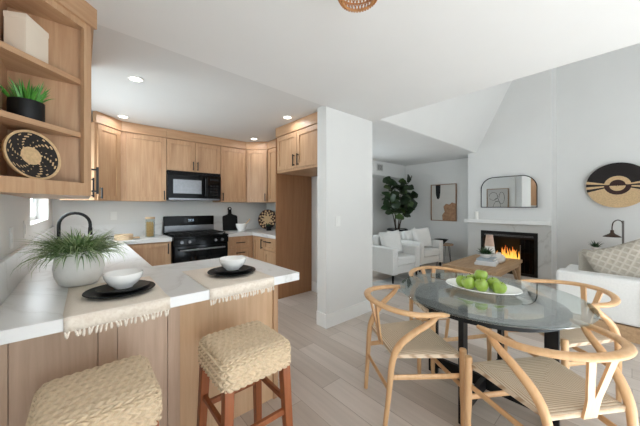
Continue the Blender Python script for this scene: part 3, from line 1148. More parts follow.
def seagrass_block(w=.355, dpt=.355, h=.125, z1=.665):
    """plaited seagrass seat: a rounded block whose plaits are real relief"""
    m = MB()
    r = .045
    ND = 140

    def braid(u, v):
        p = .0355
        row = math.floor(u / p + .001)
        s = ((u / p) - row) * 2 - 1
        ph = v / .031 + abs(s) * .75 + (.5 if row % 2 else 0)
        k = abs(math.sin(PI * ph))
        return .0125 * (k ** .75) * (1 - .7 * s ** 4) * (.72 + .28 * min(1, abs(s) * 3)) - .004

    def rounded(p):
        q = Vector((max(-w / 2 + r, min(w / 2 - r, p.x)), max(-dpt / 2 + r, min(dpt / 2 - r, p.y)), min(p.z, -r)))
        n = p - q
        if n.length < 1e-7:
            return p, Vector((0, 0, 1))
        n.normalize()
        return q + n * r, n
    # top and skirts share one sheet: rows run along x across the top and wrap down the sides
    L = w / 2 + h
    W2 = dpt / 2 + h
    faces = []

    def sheet(fn, nu, nv):
        g = []
        for i in range(nu + 1):
            g.append([])
            for j in range(nv + 1):
                p, uv = fn(i / nu, j / nv)
                q, n = rounded(p)
                q = q + n * braid(*uv)
                sag = .006 * max(0, 1 - (q.x / (w / 2)) ** 2) * max(0, 1 - (q.y / (dpt / 2)) ** 2) if p.z > -.02 else 0
                g[-1].append(m.bm.verts.new((q.x, q.y, q.z + z1 + sag)))
        for i in range(nu):
            for j in range(nv):
                m.bm.faces.new((g[i][j], g[i + 1][j], g[i + 1][j + 1], g[i][j + 1]))
    sheet(lambda a, b: (Vector((-w / 2 + w * a, -dpt / 2 + dpt * b, 0)), (b * dpt, a * w)), ND, ND)
    nh = 52
    sheet(lambda a, b: (Vector((-w / 2 + w * a, -dpt / 2, -h * b)), (h * b, a * w)), ND, nh)
    sheet(lambda a, b: (Vector((-w / 2 + w * a, dpt / 2, -h * b)), (h * b, a * w)), ND, nh)
    sheet(lambda a, b: (Vector((-w / 2, -dpt / 2 + dpt * a, -h * b)), (h * b, a * dpt)), ND, nh)
    sheet(lambda a, b: (Vector((w / 2, -dpt / 2 + dpt * a, -h * b)), (h * b, a * dpt)), ND, nh)
    m.box(-w / 2 + .01, -dpt / 2 + .01, z1 - h + .004, w / 2 - .01, dpt / 2 - .01, z1 - .05)
    return m


st = thing('bar_stool', 'seagrass bar stool in the bottom left corner below the first placemat', 'stool', (.045, 1.315, 0), 0, 'woven bar stools at the peninsula')
seagrass_block().build('seat', M['seagrass'], st, smooth=180)
for sx in (-1, 1):
    for sy in (-1, 1):
        m = MB()
        a, b = (sx * .145, sy * .145), (sx * .168, sy * .168)
        vs = []
        for (cx, cy), z, hw in ((b, 0, .018), (a, .56, .0225)):
            vs.append([m.bm.verts.new((cx + i * hw, cy + j * hw, z)) for i, j in ((-1, -1), (1, -1), (1, 1), (-1, 1))])
        m.bm.faces.new(vs[0][::-1])
        m.bm.faces.new(vs[1])
        for k in range(4):
            m.bm.faces.new((vs[0][k], vs[0][(k + 1) % 4], vs[1][(k + 1) % 4], vs[1][k]))
        m.build('leg', M['stool_wood'], st, smooth=0, bevel=.004)
for k, z in enumerate((.31, .36, .31, .36)):
    a = PI / 2 * k
    mt = Matrix.Rotation(a, 4, 'Z')
    MB().box(-.15, .142, z - .014, .15, .162, z + .014, mtx=mt).build('stretcher', M['stool_wood'], st, smooth=0, bevel=.003)
dup(st, (.625, 1.305, 0), 0, 'seagrass bar stool with visible brown legs at the open bar end')

# ================================================================== DINING SET
TX, TY, TR, TZ = 2.15, .69, .575, .732
t = thing('dining_table', 'round glass-top dining table on a black crossed frame', 'table', (TX, TY, 0))
MB().lathe([(0, TZ - .012), (TR - .004, TZ - .012), (TR, TZ - .008), (TR, TZ - .004), (TR - .004, TZ), (0, TZ)], seg=96).build('glass_top', M['table_glass'], t, smooth=40)
MB().lathe([(.365, .655), (.462, .655), (.462, .685), (.365, .685), (.365, .655)], seg=72).build('ring', M['black_matte'], t)
for k in range(4):
    a = PI / 2 * k
    mt = Matrix.Rotation(a, 4, 'Z')
    m = MB()
    vs = []
    for z, r0, r1 in ((0, .335, .405), (TZ - .013, .335, .405)):
        vs.append([m.bm.verts.new(mt @ Vector((x, y, z))) for x, y in ((r0, -.016), (r1, -.016), (r1, .016), (r0, .016))])
    m.bm.faces.new(vs[0][::-1])
    m.bm.faces.new(vs[1])
    for q in range(4):
        m.bm.faces.new((vs[0][q], vs[0][(q + 1) % 4], vs[1][(q + 1) % 4], vs[1][q]))
    m.build('leg', M['black_matte'], t, smooth=0, bevel=.004)
for k in range(2):
    MB().box(-.336, -.016, .05 + .002 * k, .336, .016, .13 + .002 * k, mtx=Matrix.Rotation(PI / 2 * k, 4, 'Z')).build('cross_bar', M['black_matte'], t, smooth=0, bevel=.004)


def wishbone(label, loc, rz):
    """armchair with a bent arm rail, a Y splat and a cord seat; faces its own +y"""
    t = thing('dining_chair', label, 'chair', loc, rz, 'wood and cord chairs round the glass table')
    zs = .462
    fx, fy, bx, by = .258, .205, .203, -.205
    # seat: four cord triangles dipping to the middle, rounded round the rails
    m = MB()
    n = 14
    zc = -.018
    hx = lambda y: bx + (fx - bx) * (y - by) / (fy - by)
    g = []
    for i in range(n + 1):
        v = -1 + 2 * i / n
        row = []
        for j in range(n + 1):
            u = -1 + 2 * j / n
            y = (by + fy) / 2 + v * (fy - by) / 2
            e = max(abs(u), abs(v))
            z = zs + zc * (1 - e) ** .8 - (.012 * max(0, (e - .86) / .14) ** 2)
            row.append(m.bm.verts.new((u * hx(y), y, z)))
        g.append(row)
    for i in range(n):
        for j in range(n):
            f = m.bm.faces.new((g[i][j], g[i][j + 1], g[i + 1][j + 1], g[i + 1][j]))
            u, v = -1 + 2 * (j + .5) / n, -1 + 2 * (i + .5) / n
            f.material_index = 0 if abs(v) >= abs(u) else 1
    low = []
    ring = [g[0][j] for j in range(n + 1)] + [g[i][n] for i in range(1, n + 1)] + [g[n][j] for j in range(n - 1, -1, -1)] + [g[i][0] for i in range(n - 1, 0, -1)]
    low = [m.bm.verts.new((v.co.x * .985, v.co.y * .985, zs - .036)) for v in ring]
    L = len(ring)
    for k in range(L):
        f = m.bm.faces.new((ring[k], low[k], low[(k + 1) % L], ring[(k + 1) % L]))
        f.material_index = 0 if (k < n or 2 * n <= k < 3 * n) else 1
    m.bm.faces.new(low)
    m.build('seat', [M['cord_y'], M['cord_x']], t, smooth=50)
    for s in (-1, 1):
        MB().tube(catmull([(s * (fx + .004), fy + .004, 0), (s * (fx + .006), fy + .004, .2), (s * (fx + .002), fy + .004, .43), (s * (fx + .002), fy + .004, .478), (s * (fx + .002), fy + .004, .487)], 3),
                  [.0135] + [.016] * 2 + [.0205] * 7 + [.018, .014, .008], 14).build('leg', M['chair_wood'], t)
        pts = catmull([(s * .185, -.252, 0), (s * .200, -.232, .22), (s * .212, -.214, .42), (s * .226, -.172, .52), (s * .252, -.090, .60), (s * .274, -.005, .660), (s * .279, .030, .700)], 5)
        k = len(pts)
        MB().tube(pts, [.0135 + .0075 * min(1, i / (k * .45)) - .006 * max(0, (i / k - .55) / .45) for i in range(k)], 14).build('leg', M['chair_wood'], t)
    # arm rail
    arc = []
    R0 = .286
    for i in range(41):
        f = -1 + 2 * i / 40
        a = f * PI * .5
        if abs(f) > 1:
            continue
        arc.append((R0 * math.sin(a), -.02 - (R0 - .02) * math.cos(a),   .708 + .022 * math.cos(a) ** 2))
    front = [(-R0, .10, .702), (-R0, .05, .705), (-R0, .015, .707)]
    path = front + arc + [(-x, y, z) for x, y, z in front[::-1]]
    npt = len(path)
    rad = []
    for i in range(npt):
        f = abs(2 * i / (npt - 1) - 1)
        rad.append((.024 - .008 * f ** 2 if f < .97 else .010, .0155 if f < .97 else .010))
    MB().tube(path, rad, 12, up=(0, 0, 1)).build('arm_rail', M['chair_wood'], t, smooth=60)
    # Y splat
    m = MB()
    th = .011

    def yz(z):
        return -.207 - .052 * max(0, (z - .42)) / .28
    for s in (-1, 1):
        poly = []
        zz = [.425, .485, .52, .58, .65, .724]
        inner = [0, 0, 0, .014, .028, .042]
        outer = [.036, .034, .036, .050, .064, .080]
        prev = None
        for z, a, b in zip(zz, inner, outer):
            y = yz(z)
            row = [m.bm.verts.new((s * a, y - th / 2, z)), m.bm.verts.new((s * b, y - th / 2, z)), m.bm.verts.new((s * b, y + th / 2, z)), m.bm.verts.new((s * a, y + th / 2, z))]
            if prev:
                for q in range(4):
                    m.bm.faces.new((prev[q], prev[(q + 1) % 4], row[(q + 1) % 4], row[q]))
            else:
                m.bm.faces.new(row)
            prev = row
        m.bm.faces.new(prev)
    m.build('back_splat', M['chair_wood'], t, smooth=30)
    for s in (-1, 1):
        MB().tube([(s * .248, fy, .315), (s * .203, -.225, .315)], .014, 10, up=(0, 0, 1), flat=(.65, 1.15)).build('stretcher', M['chair_wood'], t)
    MB().tube([(-.248, fy, .255), (.248, fy, .255)], .014, 10, up=(0, 0, 1), flat=(.65, 1.15)).build('stretcher', M['chair_wood'], t)
    MB().tube([(-.198, -.23, .235), (.198, -.23, .235)], .014, 10, up=(0, 0, 1), flat=(.65, 1.15)).build('stretcher', M['chair_wood'], t)
    return t


def face(a):
    return math.radians(a) - PI / 2


ch = wishbone('beech dining chair left of the glass table nearest the white column', (1.686, .998, 0), face(-33))
dup(ch, (1.762, .296, 0), face(57), 'beech dining chair in the right foreground with its Y back nearest the viewer')
dup(ch, (2.66, .36, 0), face(142), 'beech dining chair at the glass table backing onto the white sofa')
dup(ch, (2.45, 1.10, 0), face(-120), 'beech dining chair beyond the glass table backing toward the armchairs')

# platter and apples
t = thing('platter', 'long white oval platter of apples on the glass table', 'platter', (2.168, .712, TZ + .0005), math.radians(-80))
MB().lathe([(0, 0), (.5, 0), (.55, .004), (.92, .026), (1.0, .034), (.985, .038), (.90, .031), (.52, .010), (0, .008)], seg=56, sx=.24, sy=.178) \
    .build('dish', M['white_ceramic'], t, smooth=60)
ap = None
alab = ['green apple at the left end of the platter', 'green apple at the back left of the pile', 'green apple on top of the back of the pile', 'green apple at the front of the pile beside the leftmost one',
        'green apple at the front middle of the pile', 'green apple at the right end of the pile', 'green apple tucked behind the rightmost one']
a0 = (2.163, .710)
for i, (u, v, z, rx, ry) in enumerate(((-.125, .005, .008, .5, .2), (-.075, -.068, .0125, -.3, .4), (-.015, -.025, .062, .2, -.2), (-.055, .048, .013, .6, .1), (.022, .052, .013, .3, -.3), (.095, .022, .0105, .7, .5), (.062, -.058, .011, -.3, -.3))):
    ca, sa = math.cos(math.radians(-80)), math.sin(math.radians(-80))
    # u along the platter, v toward the viewer (-x)
    x = a0[0] + u * ca - v
    y = a0[1] + u * sa
    r_ = .0365
    if ap is None:
        ap = thing('apple', alab[0], 'apple', (x, y, TZ + z), 0, 'green apples on the platter')
        prof = [(0, .010), (.010, .004), (.020, .0), (.030, .010), (.0385, .030), (.040, .042), (.036, .060), (.026, .071), (.014, .0715), (.006, .066), (0, .061)]
        q = MB().lathe([(a_ * 1.1, b_ * 1.1) for a_, b_ in prof], seg=28).build('flesh', M['apple'], ap, smooth=180)
        MB().tube([(0, 0, .067), (.002, 0, .079), (.005, .002, .091)], [.0016, .0014, .002], 6).build('stem', M['stem'], ap)
    else:
        dup(ap, (x, y, TZ + z), 0, alab[i], (rx * .5, ry * .5, i * 1.1))

# ================================================================== LIVING ROOM
o = MB().box(3.75, .95, 0, 5.85, 3.0, .008).build('rug', M['rug'], smooth=0)
tag(o, 'pale grey patterned rug under the coffee table', 'rug')


def cushion(w, h, th, n=14, pin=.12):
    """a stuffed pillow: own x across, y up, z through"""
    m = MB()
    sh = []
    for sgn in (1, -1):
        g = []
        for i in range(n + 1):
            row = []
            for j in range(n + 1):
                u, v = -1 + 2 * i / n, -1 + 2 * j / n
                e = max(0, (1 - u ** 4)) ** .55 * max(0, (1 - v ** 4)) ** .55
                k = 1 - pin * (u * u) * (1 - 1) - pin * ((1 - abs(u)) * abs(v) ** 3 * .6)
                k2 = 1 - pin * ((1 - abs(v)) * abs(u) ** 3 * .6)
                row.append(m.bm.verts.new((u * w / 2 * k2, v * h / 2 * k, sgn * (th / 2 * e + .002))))
            g.append(row)
        for i in range(n):
            for j in range(n):
                f = (g[i][j], g[i + 1][j], g[i + 1][j + 1], g[i][j + 1])
                m.bm.faces.new(f if sgn > 0 else f[::-1])
        sh.append(g)
    a, b = sh
    edge = lambda g: [g[i][0] for i in range(n + 1)] + [g[n][j] for j in range(1, n + 1)] + [g[i][n] for i in range(n - 1, -1, -1)] + [g[0][j] for j in range(n - 1, 0, -1)]
    ea, eb = edge(a), edge(b)
    for k in range(len(ea)):
        m.bm.faces.new((ea[k], ea[(k + 1) % len(ea)], eb[(k + 1) % len(ea)], eb[k]))
    return m


def pillow(label, mat, w, h, th, loc, face_, tilt, roll=0, name='throw_pillow'):
    o = cushion(w, h, th).build(name, mat, smooth=180)
    lean(o, loc, face_, tilt, roll)
    return tag(o, label, 'pillow')


def armchair(label, loc, rz):
    """square-armed white armchair; faces its own -y"""
    t = thing('armchair', label, 'armchair', loc, rz, 'white armchairs by the picture wall')
    W, D = .76, .80
    MB().box(-W / 2 + .13, -D / 2 + .02, .16, W / 2 - .13, D / 2 - .16, .30).build('base', M['white_fabric'], t, bevel=.015, bseg=3)
    for s in (-1, 1):
        x0, x1 = sorted((s * (W / 2 - .135), s * W / 2))
        MB().box(x0, -D / 2, .15, x1, D / 2 - .04, .615).build('arm', M['white_fabric'], t, bevel=.022, bseg=3)
    MB().box(-W / 2, D / 2 - .19, .16, W / 2, D / 2, .74).build('backrest', M['white_fabric'], t, bevel=.03, bseg=3)
    MB().box(-W / 2 + .137, -D / 2 - .005, .302, W / 2 - .137, D / 2 - .19, .45).build('seat_cushion', M['white_fabric'], t, bevel=.035, bseg=4)
    MB().box(-W / 2 + .14, D / 2 - .30, .45, W / 2 - .14, D / 2 - .17, .80).build('back_cushion', M['white_fabric'], t, bevel=.04, bseg=4)
    for sx in (-1, 1):
        for sy in (-1, 1):
            MB().tube([(sx * (W / 2 - .05), sy * (D / 2 - .05), .16), (sx * (W / 2 - .045), sy * (D / 2 - .045), 0)], [.022, .013], 10).build('leg', M['black_matte'], t)
    return t


AC1 = ((4.42, 3.04), math.radians(-6))
AC2 = ((5.56, 3.13), math.radians(-10))
ac = armchair('white armchair partly hidden by the column', (*AC1[0], 0), AC1[1])
dup(ac, (*AC2[0], 0), AC2[1], 'white armchair beside the small side table')


def acp(ac_, x, y):
    (cx, cy), a = ac_
    return cx + x * math.cos(a) - y * math.sin(a), cy + x * math.sin(a) + y * math.cos(a)


for ac_, who in ((AC1, 'partly hidden armchair'), (AC2, 'armchair by the side table')):
    x, y = acp(ac_, .03 if ac_ is AC2 else -.02, -.115 if ac_ is AC2 else -.05)
    pillow('white square pillow standing on the ' + who, M['white_fabric'], .46, .44, .15, (x, y, .66), -PI / 2 + ac_[1] - .25, .22, .08)
x, y = acp(AC2, -.10, .02)
pillow('smaller white pillow tucked behind the other on the armchair by the side table', M['white_fabric'], .36, .36, .10, (x, y, .66), -PI / 2 + AC2[1], .2, .3)

# fiddle leaf fig
t = thing('fiddle_leaf_fig', 'tall fiddle leaf fig in a white planter behind the armchairs', 'plant', (5.84, 3.80, 0))
MB().lathe([(0, 0), (.19, 0), (.21, .02), (.25, .45), (.245, .78), (.235, .79), (.225, .77), (.225, .72), (0, .72)], seg=36).build('planter', M['white_clay'], t)
MB().lathe([(.246, .755), (.252, .76), (.252, .79), (.232, .80), (.228, .78)], seg=36).build('rim', M['black_matte'], t)
MB().lathe([(0, .735), (.226, .735)], seg=24).build('soil', M['soil'], t)
stems = [((-.05, 0), (-.40, -.02, 1.62)), ((-.02, .02), (-.20, .06, 1.95)), ((.03, -.02), (.10, -.06, 1.82)), ((.05, .02), (.42, -.02, 2.02)), ((.06, 0), (.50, -.08, 1.62)), ((-.06, -.03), (-.28, -.10, 1.30)), ((.02, -.04), (.30, -.12, 1.36))]
m = MB()
nodes = []
for (bx_, by_), tip in stems:
    p = catmull([(bx_, by_, .735), (bx_ * 1.5 + (tip[0] - bx_) * .25, by_, .735 + (tip[2] - .735) * .4), (tip[0] * .75, tip[1] * .8, .735 + (tip[2] - .735) * .75), tip], 6)
    m.tube(p, [.014 - .009 * i / (len(p) - 1) for i in range(len(p))], 7)
    nodes.append(p)
m.build('stem', M['bark'], t)
m = MB()


def leaf(m, base, d, up, length, width, mi):
    d = d.normalized()
    s = d.cross(up).normalized()
    n = s.cross(d).normalized()
    prof = [0, .26, .42, .40, .52, .50, .34, 0]
    rows = []
    for i, wv_ in enumerate(prof):
        f = i / (len(prof) - 1)
        c = base + d * (length * f) - n * (length * .28 * f * f)
        ww = width * wv_ + .001
        rows.append([m.bm.verts.new(c - s * ww + n * ww * .25), m.bm.verts.new(c), m.bm.verts.new(c + s * ww + n * ww * .25)])
    for a, b in zip(rows, rows[1:]):
        for k in range(2):
            m.bm.faces.new((a[k], a[k + 1], b[k + 1], b[k])).material_index = mi


for si, p in enumerate(nodes):
    n_leaf = 12 if si < 5 else 7
    for k in range(n_leaf):
        f = .52 + .48 * (k + .5) / n_leaf
        b_ = p[min(len(p) - 1, int(f * (len(p) - 1)))]
        a = k * 2.4 + si
        el = rnd.uniform(-.1, .9)
        dv = Vector((math.cos(a) * math.cos(el), math.sin(a) * math.cos(el), math.sin(el)))
        if b_.x + dv.x * .3 > .66:
            dv.x *= -.4
        if 3.80 + b_.y + dv.y * .22 > 4.3:
            dv.y *= -.3
        leaf(m, b_, dv, Vector((rnd.uniform(-1, 1), rnd.uniform(-1.2, .2), rnd.uniform(.1, .8))), rnd.uniform(.19, .28), rnd.uniform(.18, .25), 1 if rnd.random() < .22 else 0)
m.build('foliage', [M['leaf'], M['leaf_light']], t, smooth=50)

# framed abstract on the picture wall
t = thing('framed_picture', 'tall framed abstract print on the wall beside the fig', 'picture', (XR, 2.98, 1.44), 0)
MB().box(-.012, -.29, -.425, -.002, .29, .425).build('canvas', plain('pale_canvas', '#cfccc6', .8, var=.03), t, smooth=0)
m = MB()
m.box(-.035, -.305, -.44, 0, -.29, .44).box(-.035, .29, -.44, 0, .305, .44).box(-.035, -.29, -.44, 0, .29, -.425).box(-.035, -.29, .425, 0, .29, .44)
m.build('frame', wood('walnut_frame', '#7a5538', '#96704e', 'z'), t, smooth=0)
X3 = Matrix(((0, 0, 1, 0), (1, 0, 0, 0), (0, 1, 0, 0), (0, 0, 0, 1)))
blob = [(.19, .425), (.07, .425), (.075, .24), (.09, .12), (.125, .075), (.16, .10), (.185, .20)]
MB().prism(blob, -.0135, -.0115, mtx=X3).build('ink_shape', M['black_matte'], t, smooth=0)
blob = [(-.29, -.425), (.02, -.425), (.03, -.30), (-.03, -.22), (.0, -.10), (-.06, -.03), (-.14, -.05), (-.2, .0), (-.29, -.03)]
MB().prism(blob, -.0135, -.0115, mtx=X3).build('brown_shape', plain('ochre_ink', '#a27c5e', .8, var=.25, scale=15), t, smooth=0)

# line drawing on the back of the kitchen wall (seen in the mirror)
t = thing('framed_drawing', 'framed black line drawing that shows in the mirror', 'picture', (2.851, 2.80, 1.56), 0)
MB().box(0, -.27, -.40, .012, .27, .30).build('paper', plain('drawing_paper', '#bdbab5', .8, var=.02), t, smooth=0)
m = MB()
m.box(0, -.285, -.415, .03, -.27, .315).box(0, .27, -.415, .03, .285, .315).box(0, -.27, -.415, .03, .27, -.40).box(0, -.27, .30, .03, .27, .315)
m.build('frame', wood('thin_oak_frame', '#8a6a48', '#a58460', 'z'), t, smooth=0)
m = MB()
for cy, cz, ry, rz_ in ((.11, .09, .11, .12), (-.11, .04, .07, .17), (.02, -.02, .05, .05)):
    m.tube([(.0135, cy + ry * math.cos(2 * PI * k / 24), cz + rz_ * math.sin(2 * PI * k / 24)) for k in range(23)], .004, 5)
m.tube(catmull([(.0135, .14, -.34), (.0135, .09, -.14), (.0135, .0, -.05), (.0135, -.08, -.16), (.0135, -.05, -.34)], 5), .004, 5)
m.build('ink_line', M['black_matte'], t)

# vent on the soffit
t = thing('air_vent', 'small white air vent on the living room soffit', 'vent', (5.43, 4.02, 2.29))
MB().box(-.12, -.012, -.09, .12, -.001, .09).build('frame', M['grout'], t, smooth=0)
MB().box(-.095, -.014, -.065, .095, -.011, .065).build('backing', M['vent_dark'], t, smooth=0)
m = MB()
for k in range(7):
    m.box(-.095, -.018, -.06 + k * .019, .095, -.0135, -.052 + k * .019)
m.build('slats', M['grout'], t, smooth=0)

# fireplace: mantel, mirror, firebox, screen, logs, flames
o = MB().box(FX - .12, FY0 - .005, 1.018, FX + .0, FY1 + .03, 1.086).build('mantel_shelf', M['trim'], smooth=0, bevel=.004)
tag(o, 'white mantel shelf above the fireplace', 'mantel')
t = thing('fireplace', 'black metal fireplace set into the stone chimney front', 'fireplace', (FX, (OY0 + OY1) / 2, OZ0))
hw, oh = (OY1 - OY0) / 2, OZ1 - OZ0
m = MB()
m.box(.45, -hw + .002, .001, .46, hw - .002, oh - .002).box(0, -hw + .002, .001, .45, -hw + .014, oh - .002).box(0, hw - .014, .001, .45, hw - .002, oh - .002)
m.box(0, -hw + .014, .001, .45, hw - .014, .012).box(0, -hw + .014, oh - .014, .45, hw - .014, oh - .002)
m.build('firebox', M['firebox'], t, smooth=0)
m = MB()
m.box(-.028, -hw - .012, -.005, -.021, -hw + .035, oh + .012).box(-.028, hw - .035, -.005, -.021, hw + .012, oh + .012)
m.box(-.028, -hw + .035, oh - .10, -.021, hw - .035, oh + .012).box(-.028, -hw + .035, -.005, -.021, hw - .035, .05)
m.build('surround', M['black_metal'], t, smooth=0)
MB().box(-.031, -hw + .05, oh - .075, -.028, hw - .05, oh - .07).box(-.031, -hw + .05, oh - .055, -.028, hw - .05, oh - .05).build('louver', M['steel'], t, smooth=0)
for k in range(3):
    m = MB()
    y0 = -hw + .04 + k * .07
    for dx, dy in ((0, 0), (.0, .058)):
        m.box(-.038 + dx, y0 + dy, .05, -.03 + dx, y0 + dy + .008, oh - .11)
    m.box(-.036, y0 + .008, .05, -.033, y0 + .058, oh - .11)
    m.build('folding_door', M['black_gloss'], t, smooth=0)
MB().box(-.046, -hw + .235, .25, -.04, -hw + .245, .55).box(-.042, -hw + .232, .25, -.03, -hw + .248, .26).build('door_pull', M['steel'], t, smooth=0)
MB().tube([(-.032, -hw + .10, .04), (-.032, hw - .03, .04)], .005, 8).build('rail', M['black_metal'], t)
m = MB()
for k in range(7):
    m.box(.12, -.26 + k * .085, .04, .36, -.25 + k * .085, .055)
for x_ in (.12, .35):
    m.box(x_, -.27, .012, x_ + .012, .27, .04)
m.build('log_grate', M['iron'], t, smooth=0)
for i, (x0_, y0_, z0_, x1_, y1_, z1_, r_) in enumerate(((.16, -.26, .105, .20, .24, .11, .045), (.30, -.22, .105, .27, .26, .105, .05), (.20, -.20, .18, .30, .18, .185, .04))):
    o = MB().tube([(FX + x0_, 1.5425 + y0_, OZ0 + z0_), (FX + (x0_ + x1_) / 2, 1.5425 + (y0_ + y1_) / 2, OZ0 + z0_ + .004), (FX + x1_, 1.5425 + y1_, OZ0 + z1_)], [r_, r_ * 1.06, r_ * .95], 10).build('fire_log', M['log'])
    tag(o, ('charred log at the front of the fire grate', 'charred log at the back of the fire grate', 'charred log lying across the other two')[i], 'log', 'logs in the fireplace')
m = MB()
for k in range(30):
    y_ = rnd.uniform(-.16, .24)
    x_ = rnd.uniform(.14, .30)
    hgt = rnd.uniform(.14, .36) * (1 - abs(y_ - .04) * 1.8)
    w_ = rnd.uniform(.014, .03)
    n = 9
    pts, rr = [], []
    ph = rnd.uniform(0, 6)
    for i in range(n):
        f = i / (n - 1)
        pts.append((x_, y_ + .02 * math.sin(f * 5 + ph) * f, .13 + 1.15 * hgt * f))
        rr.append(max(.001, w_ * math.sin(PI * (.18 + .82 * f)) ** 1.1))
    m.tube(pts, rr, 8)
fl = m.build('flames', M['flame'], smooth=80)
fl.location = (FX, 1.5425, OZ0)
tag(fl, 'orange gas flames burning in the fireplace', 'fire')
fd = bpy.data.lights.new('fire_glow', 'POINT')
fd.energy = 2.5
fd.color = (1, .55, .2)
fd.shadow_soft_size = .1
fo = bpy.data.objects.new('fire_glow', fd)
C.objects.link(fo)
fo.parent = fl
fo.location = (.08, 0, .35)

# mirror: straight sill, big rounded upper corners
t = thing('wall_mirror', 'black framed mirror with rounded top corners above the mantel', 'mirror', (FX - .0135, 1.545, 1.335), -.028)
mw, mh, mr = .442, .565, .22


def arch(o_):
    w_, h_, r_ = mw + o_, mh + o_, mr + o_
    pts = [(-w_, -o_), (w_, -o_)]
    pts += [(w_ - r_ + r_ * math.cos(a), h_ - r_ + r_ * math.sin(a)) for a in [PI / 2 * k / 12 for k in range(13)]]
    pts += [(-w_ + r_ - r_ * math.sin(a), h_ - r_ + r_ * math.cos(a)) for a in [PI / 2 * k / 12 for k in range(13)]]
    return pts


MB().prism(arch(0), -.016, -.002, mtx=X3).build('mirror_glass', M['mirror'], t, smooth=0)
m = MB()
lo_, hi_ = arch(0), arch(.012)
n = len(lo_)
f0 = [m.bm.verts.new(X3 @ Vector((a, b, -.024))) for a, b in lo_]
f1 = [m.bm.verts.new(X3 @ Vector((a, b, -.024))) for a, b in hi_]
b0 = [m.bm.verts.new(X3 @ Vector((a, b, -.001))) for a, b in lo_]
b1 = [m.bm.verts.new(X3 @ Vector((a, b, -.001))) for a, b in hi_]
for k in range(n):
    k2 = (k + 1) % n
    for a, b in ((f0, f1), (f1, b1), (b1, b0), (b0, f0)):
        m.bm.faces.new((a[k], a[k2], b[k2], b[k]))
m.build('frame', M['black_metal'], t, smooth=30)
t = thing('pillar_candle', 'white candle holder at the left end of the mantel', 'candle', (FX - .06, 2.06, 1.087))
MB().lathe([(0, 0), (.034, 0), (.034, .15), (.03, .156), (0, .152)], seg=24).build('wax', M['candle'], t)
MB().tube([(0, 0, .15), (.001, 0, .175)], .002, 6).build('wick', M['black_matte'], t)

# coffee table
t = thing('coffee_table', 'rustic plank coffee table with crossed braces in front of the fire', 'table', (4.93, 1.585, .008))
cw, cd = .69, .365
m = MB()
for k in range(5):
    y0 = -cd + k * cd * 2 / 5
    m.box(-cw, y0 + .001, .385, cw, y0 + cd * .4 - .001, .432)
m.build('top', M['table_wood'], t, smooth=0, bevel=.003)
for sx in (-1, 1):
    for sy in (-1, 1):
        MB().box(sx * (cw - .05) - .03, sy * (cd - .05) - .03, 0, sx * (cw - .05) + .03, sy * (cd - .05) + .03, .384).build('leg', M['table_wood'], t, smooth=0, bevel=.003)
for sx in (-1, 1):
    MB().box(sx * (cw - .05) - .025, -cd + .08, .32, sx * (cw - .05) + .025, cd - .08, .384).box(sx * (cw - .05) - .025, -cd + .08, .03, sx * (cw - .05) + .025, cd - .08, .09).build('rail', M['table_wood'], t, smooth=0)
    for s_ in (-1, 1):
        L_ = math.hypot(.28, .23)
        mt = Matrix.Translation((sx * (cw - .05), s_ * .14, .205)) @ Matrix.Rotation(s_ * math.atan2(.23, .28), 4, 'X')
        MB().box(-.02, -L_ / 2, -.02, .02, L_ / 2, .02, mtx=mt).build('brace', M['table_wood'], t, smooth=0)
for sy in (-1, 1):
    MB().box(-cw + .08, sy * (cd - .05) - .02, .32, cw - .08, sy * (cd - .05) + .02, .384).build('apron', M['table_wood'], t, smooth=0)
    for s_ in (-1, 1):
        L_ = math.hypot(.30, .30)
        mt = Matrix.Translation((s_ * (cw - .22), sy * (cd - .05), .19)) @ Matrix.Rotation(-s_ * math.radians(-45), 4, 'Y')
        MB().box(-L_ / 2, -.018, -.018, L_ / 2, .018, .018, mtx=mt).build('brace', M['table_wood'], t, smooth=0)
z = .441
for i, (w_, d_, h_, mt_, a, lab) in enumerate(((.36, .28, .034, 'paper_white', -.10, 'large white book lowest of the coffee table stack'), (.34, .26, .028, 'paper_white', -.05, 'white book second from the bottom of the coffee table stack'),
                                               (.29, .22, .030, 'paper_blue', -.16, 'blue-grey book on top of the coffee table stack'))):
    t = thing('book', lab, 'book', (4.79, 1.50, z), a + .25, 'books on the coffee table')
    m = MB().box(-w_ / 2, -d_ / 2, 0, w_ / 2, d_ / 2, .004).box(-w_ / 2, -d_ / 2, h_ - .004, w_ / 2, d_ / 2, h_).box(-w_ / 2, -d_ / 2, .004, -w_ / 2 + .005, d_ / 2, h_ - .004)
    m.build('cover', M[mt_], t, smooth=0)
    MB().box(-w_ / 2 + .006, -d_ / 2 + .005, .0045, w_ / 2 - .006, d_ / 2 - .005, h_ - .0045).build('pages', M['pages'], t, smooth=0)
    z += h_ + .0005
t = thing('potted_succulent', 'spiky dark succulent in a low pot on the coffee table books', 'plant', (4.80, 1.52, z))
MB().lathe([(0, 0), (.05, 0), (.075, .03), (.08, .06), (.075, .062), (.07, .05), (0, .05)], seg=28).build('pot', M['white_clay'], t)
m = MB()
for k in range(34):
    a = k * 2.4
    blade(m, (.012 * math.cos(a), .012 * math.sin(a), .05), (math.cos(a), math.sin(a), .25 + 1.15 * k / 34), rnd.uniform(.10, .15), .03, rnd.uniform(-.1, .3), 0, 5, .5)
m.build('foliage', M['succulent_dark'], t)
o = MB().lathe([(0, 0), (.085, 0), (.095, .01), (.075, .20), (.048, .41), (.051, .43), (.040, .43), (.035, .40), (0, .39)], seg=28).build('vase', [M['white_clay']], smooth=60)
o.location = (5.09, 1.555, .4405)
tag(o, 'tall tapered clay vase with a blush neck behind the succulent', 'vase')
nk = MB().lathe([(.0710, .25), (.0495, .41), (.0525, .4315), (.0395, .4318)], seg=28).build('neck', M['terracotta'], o, smooth=60)
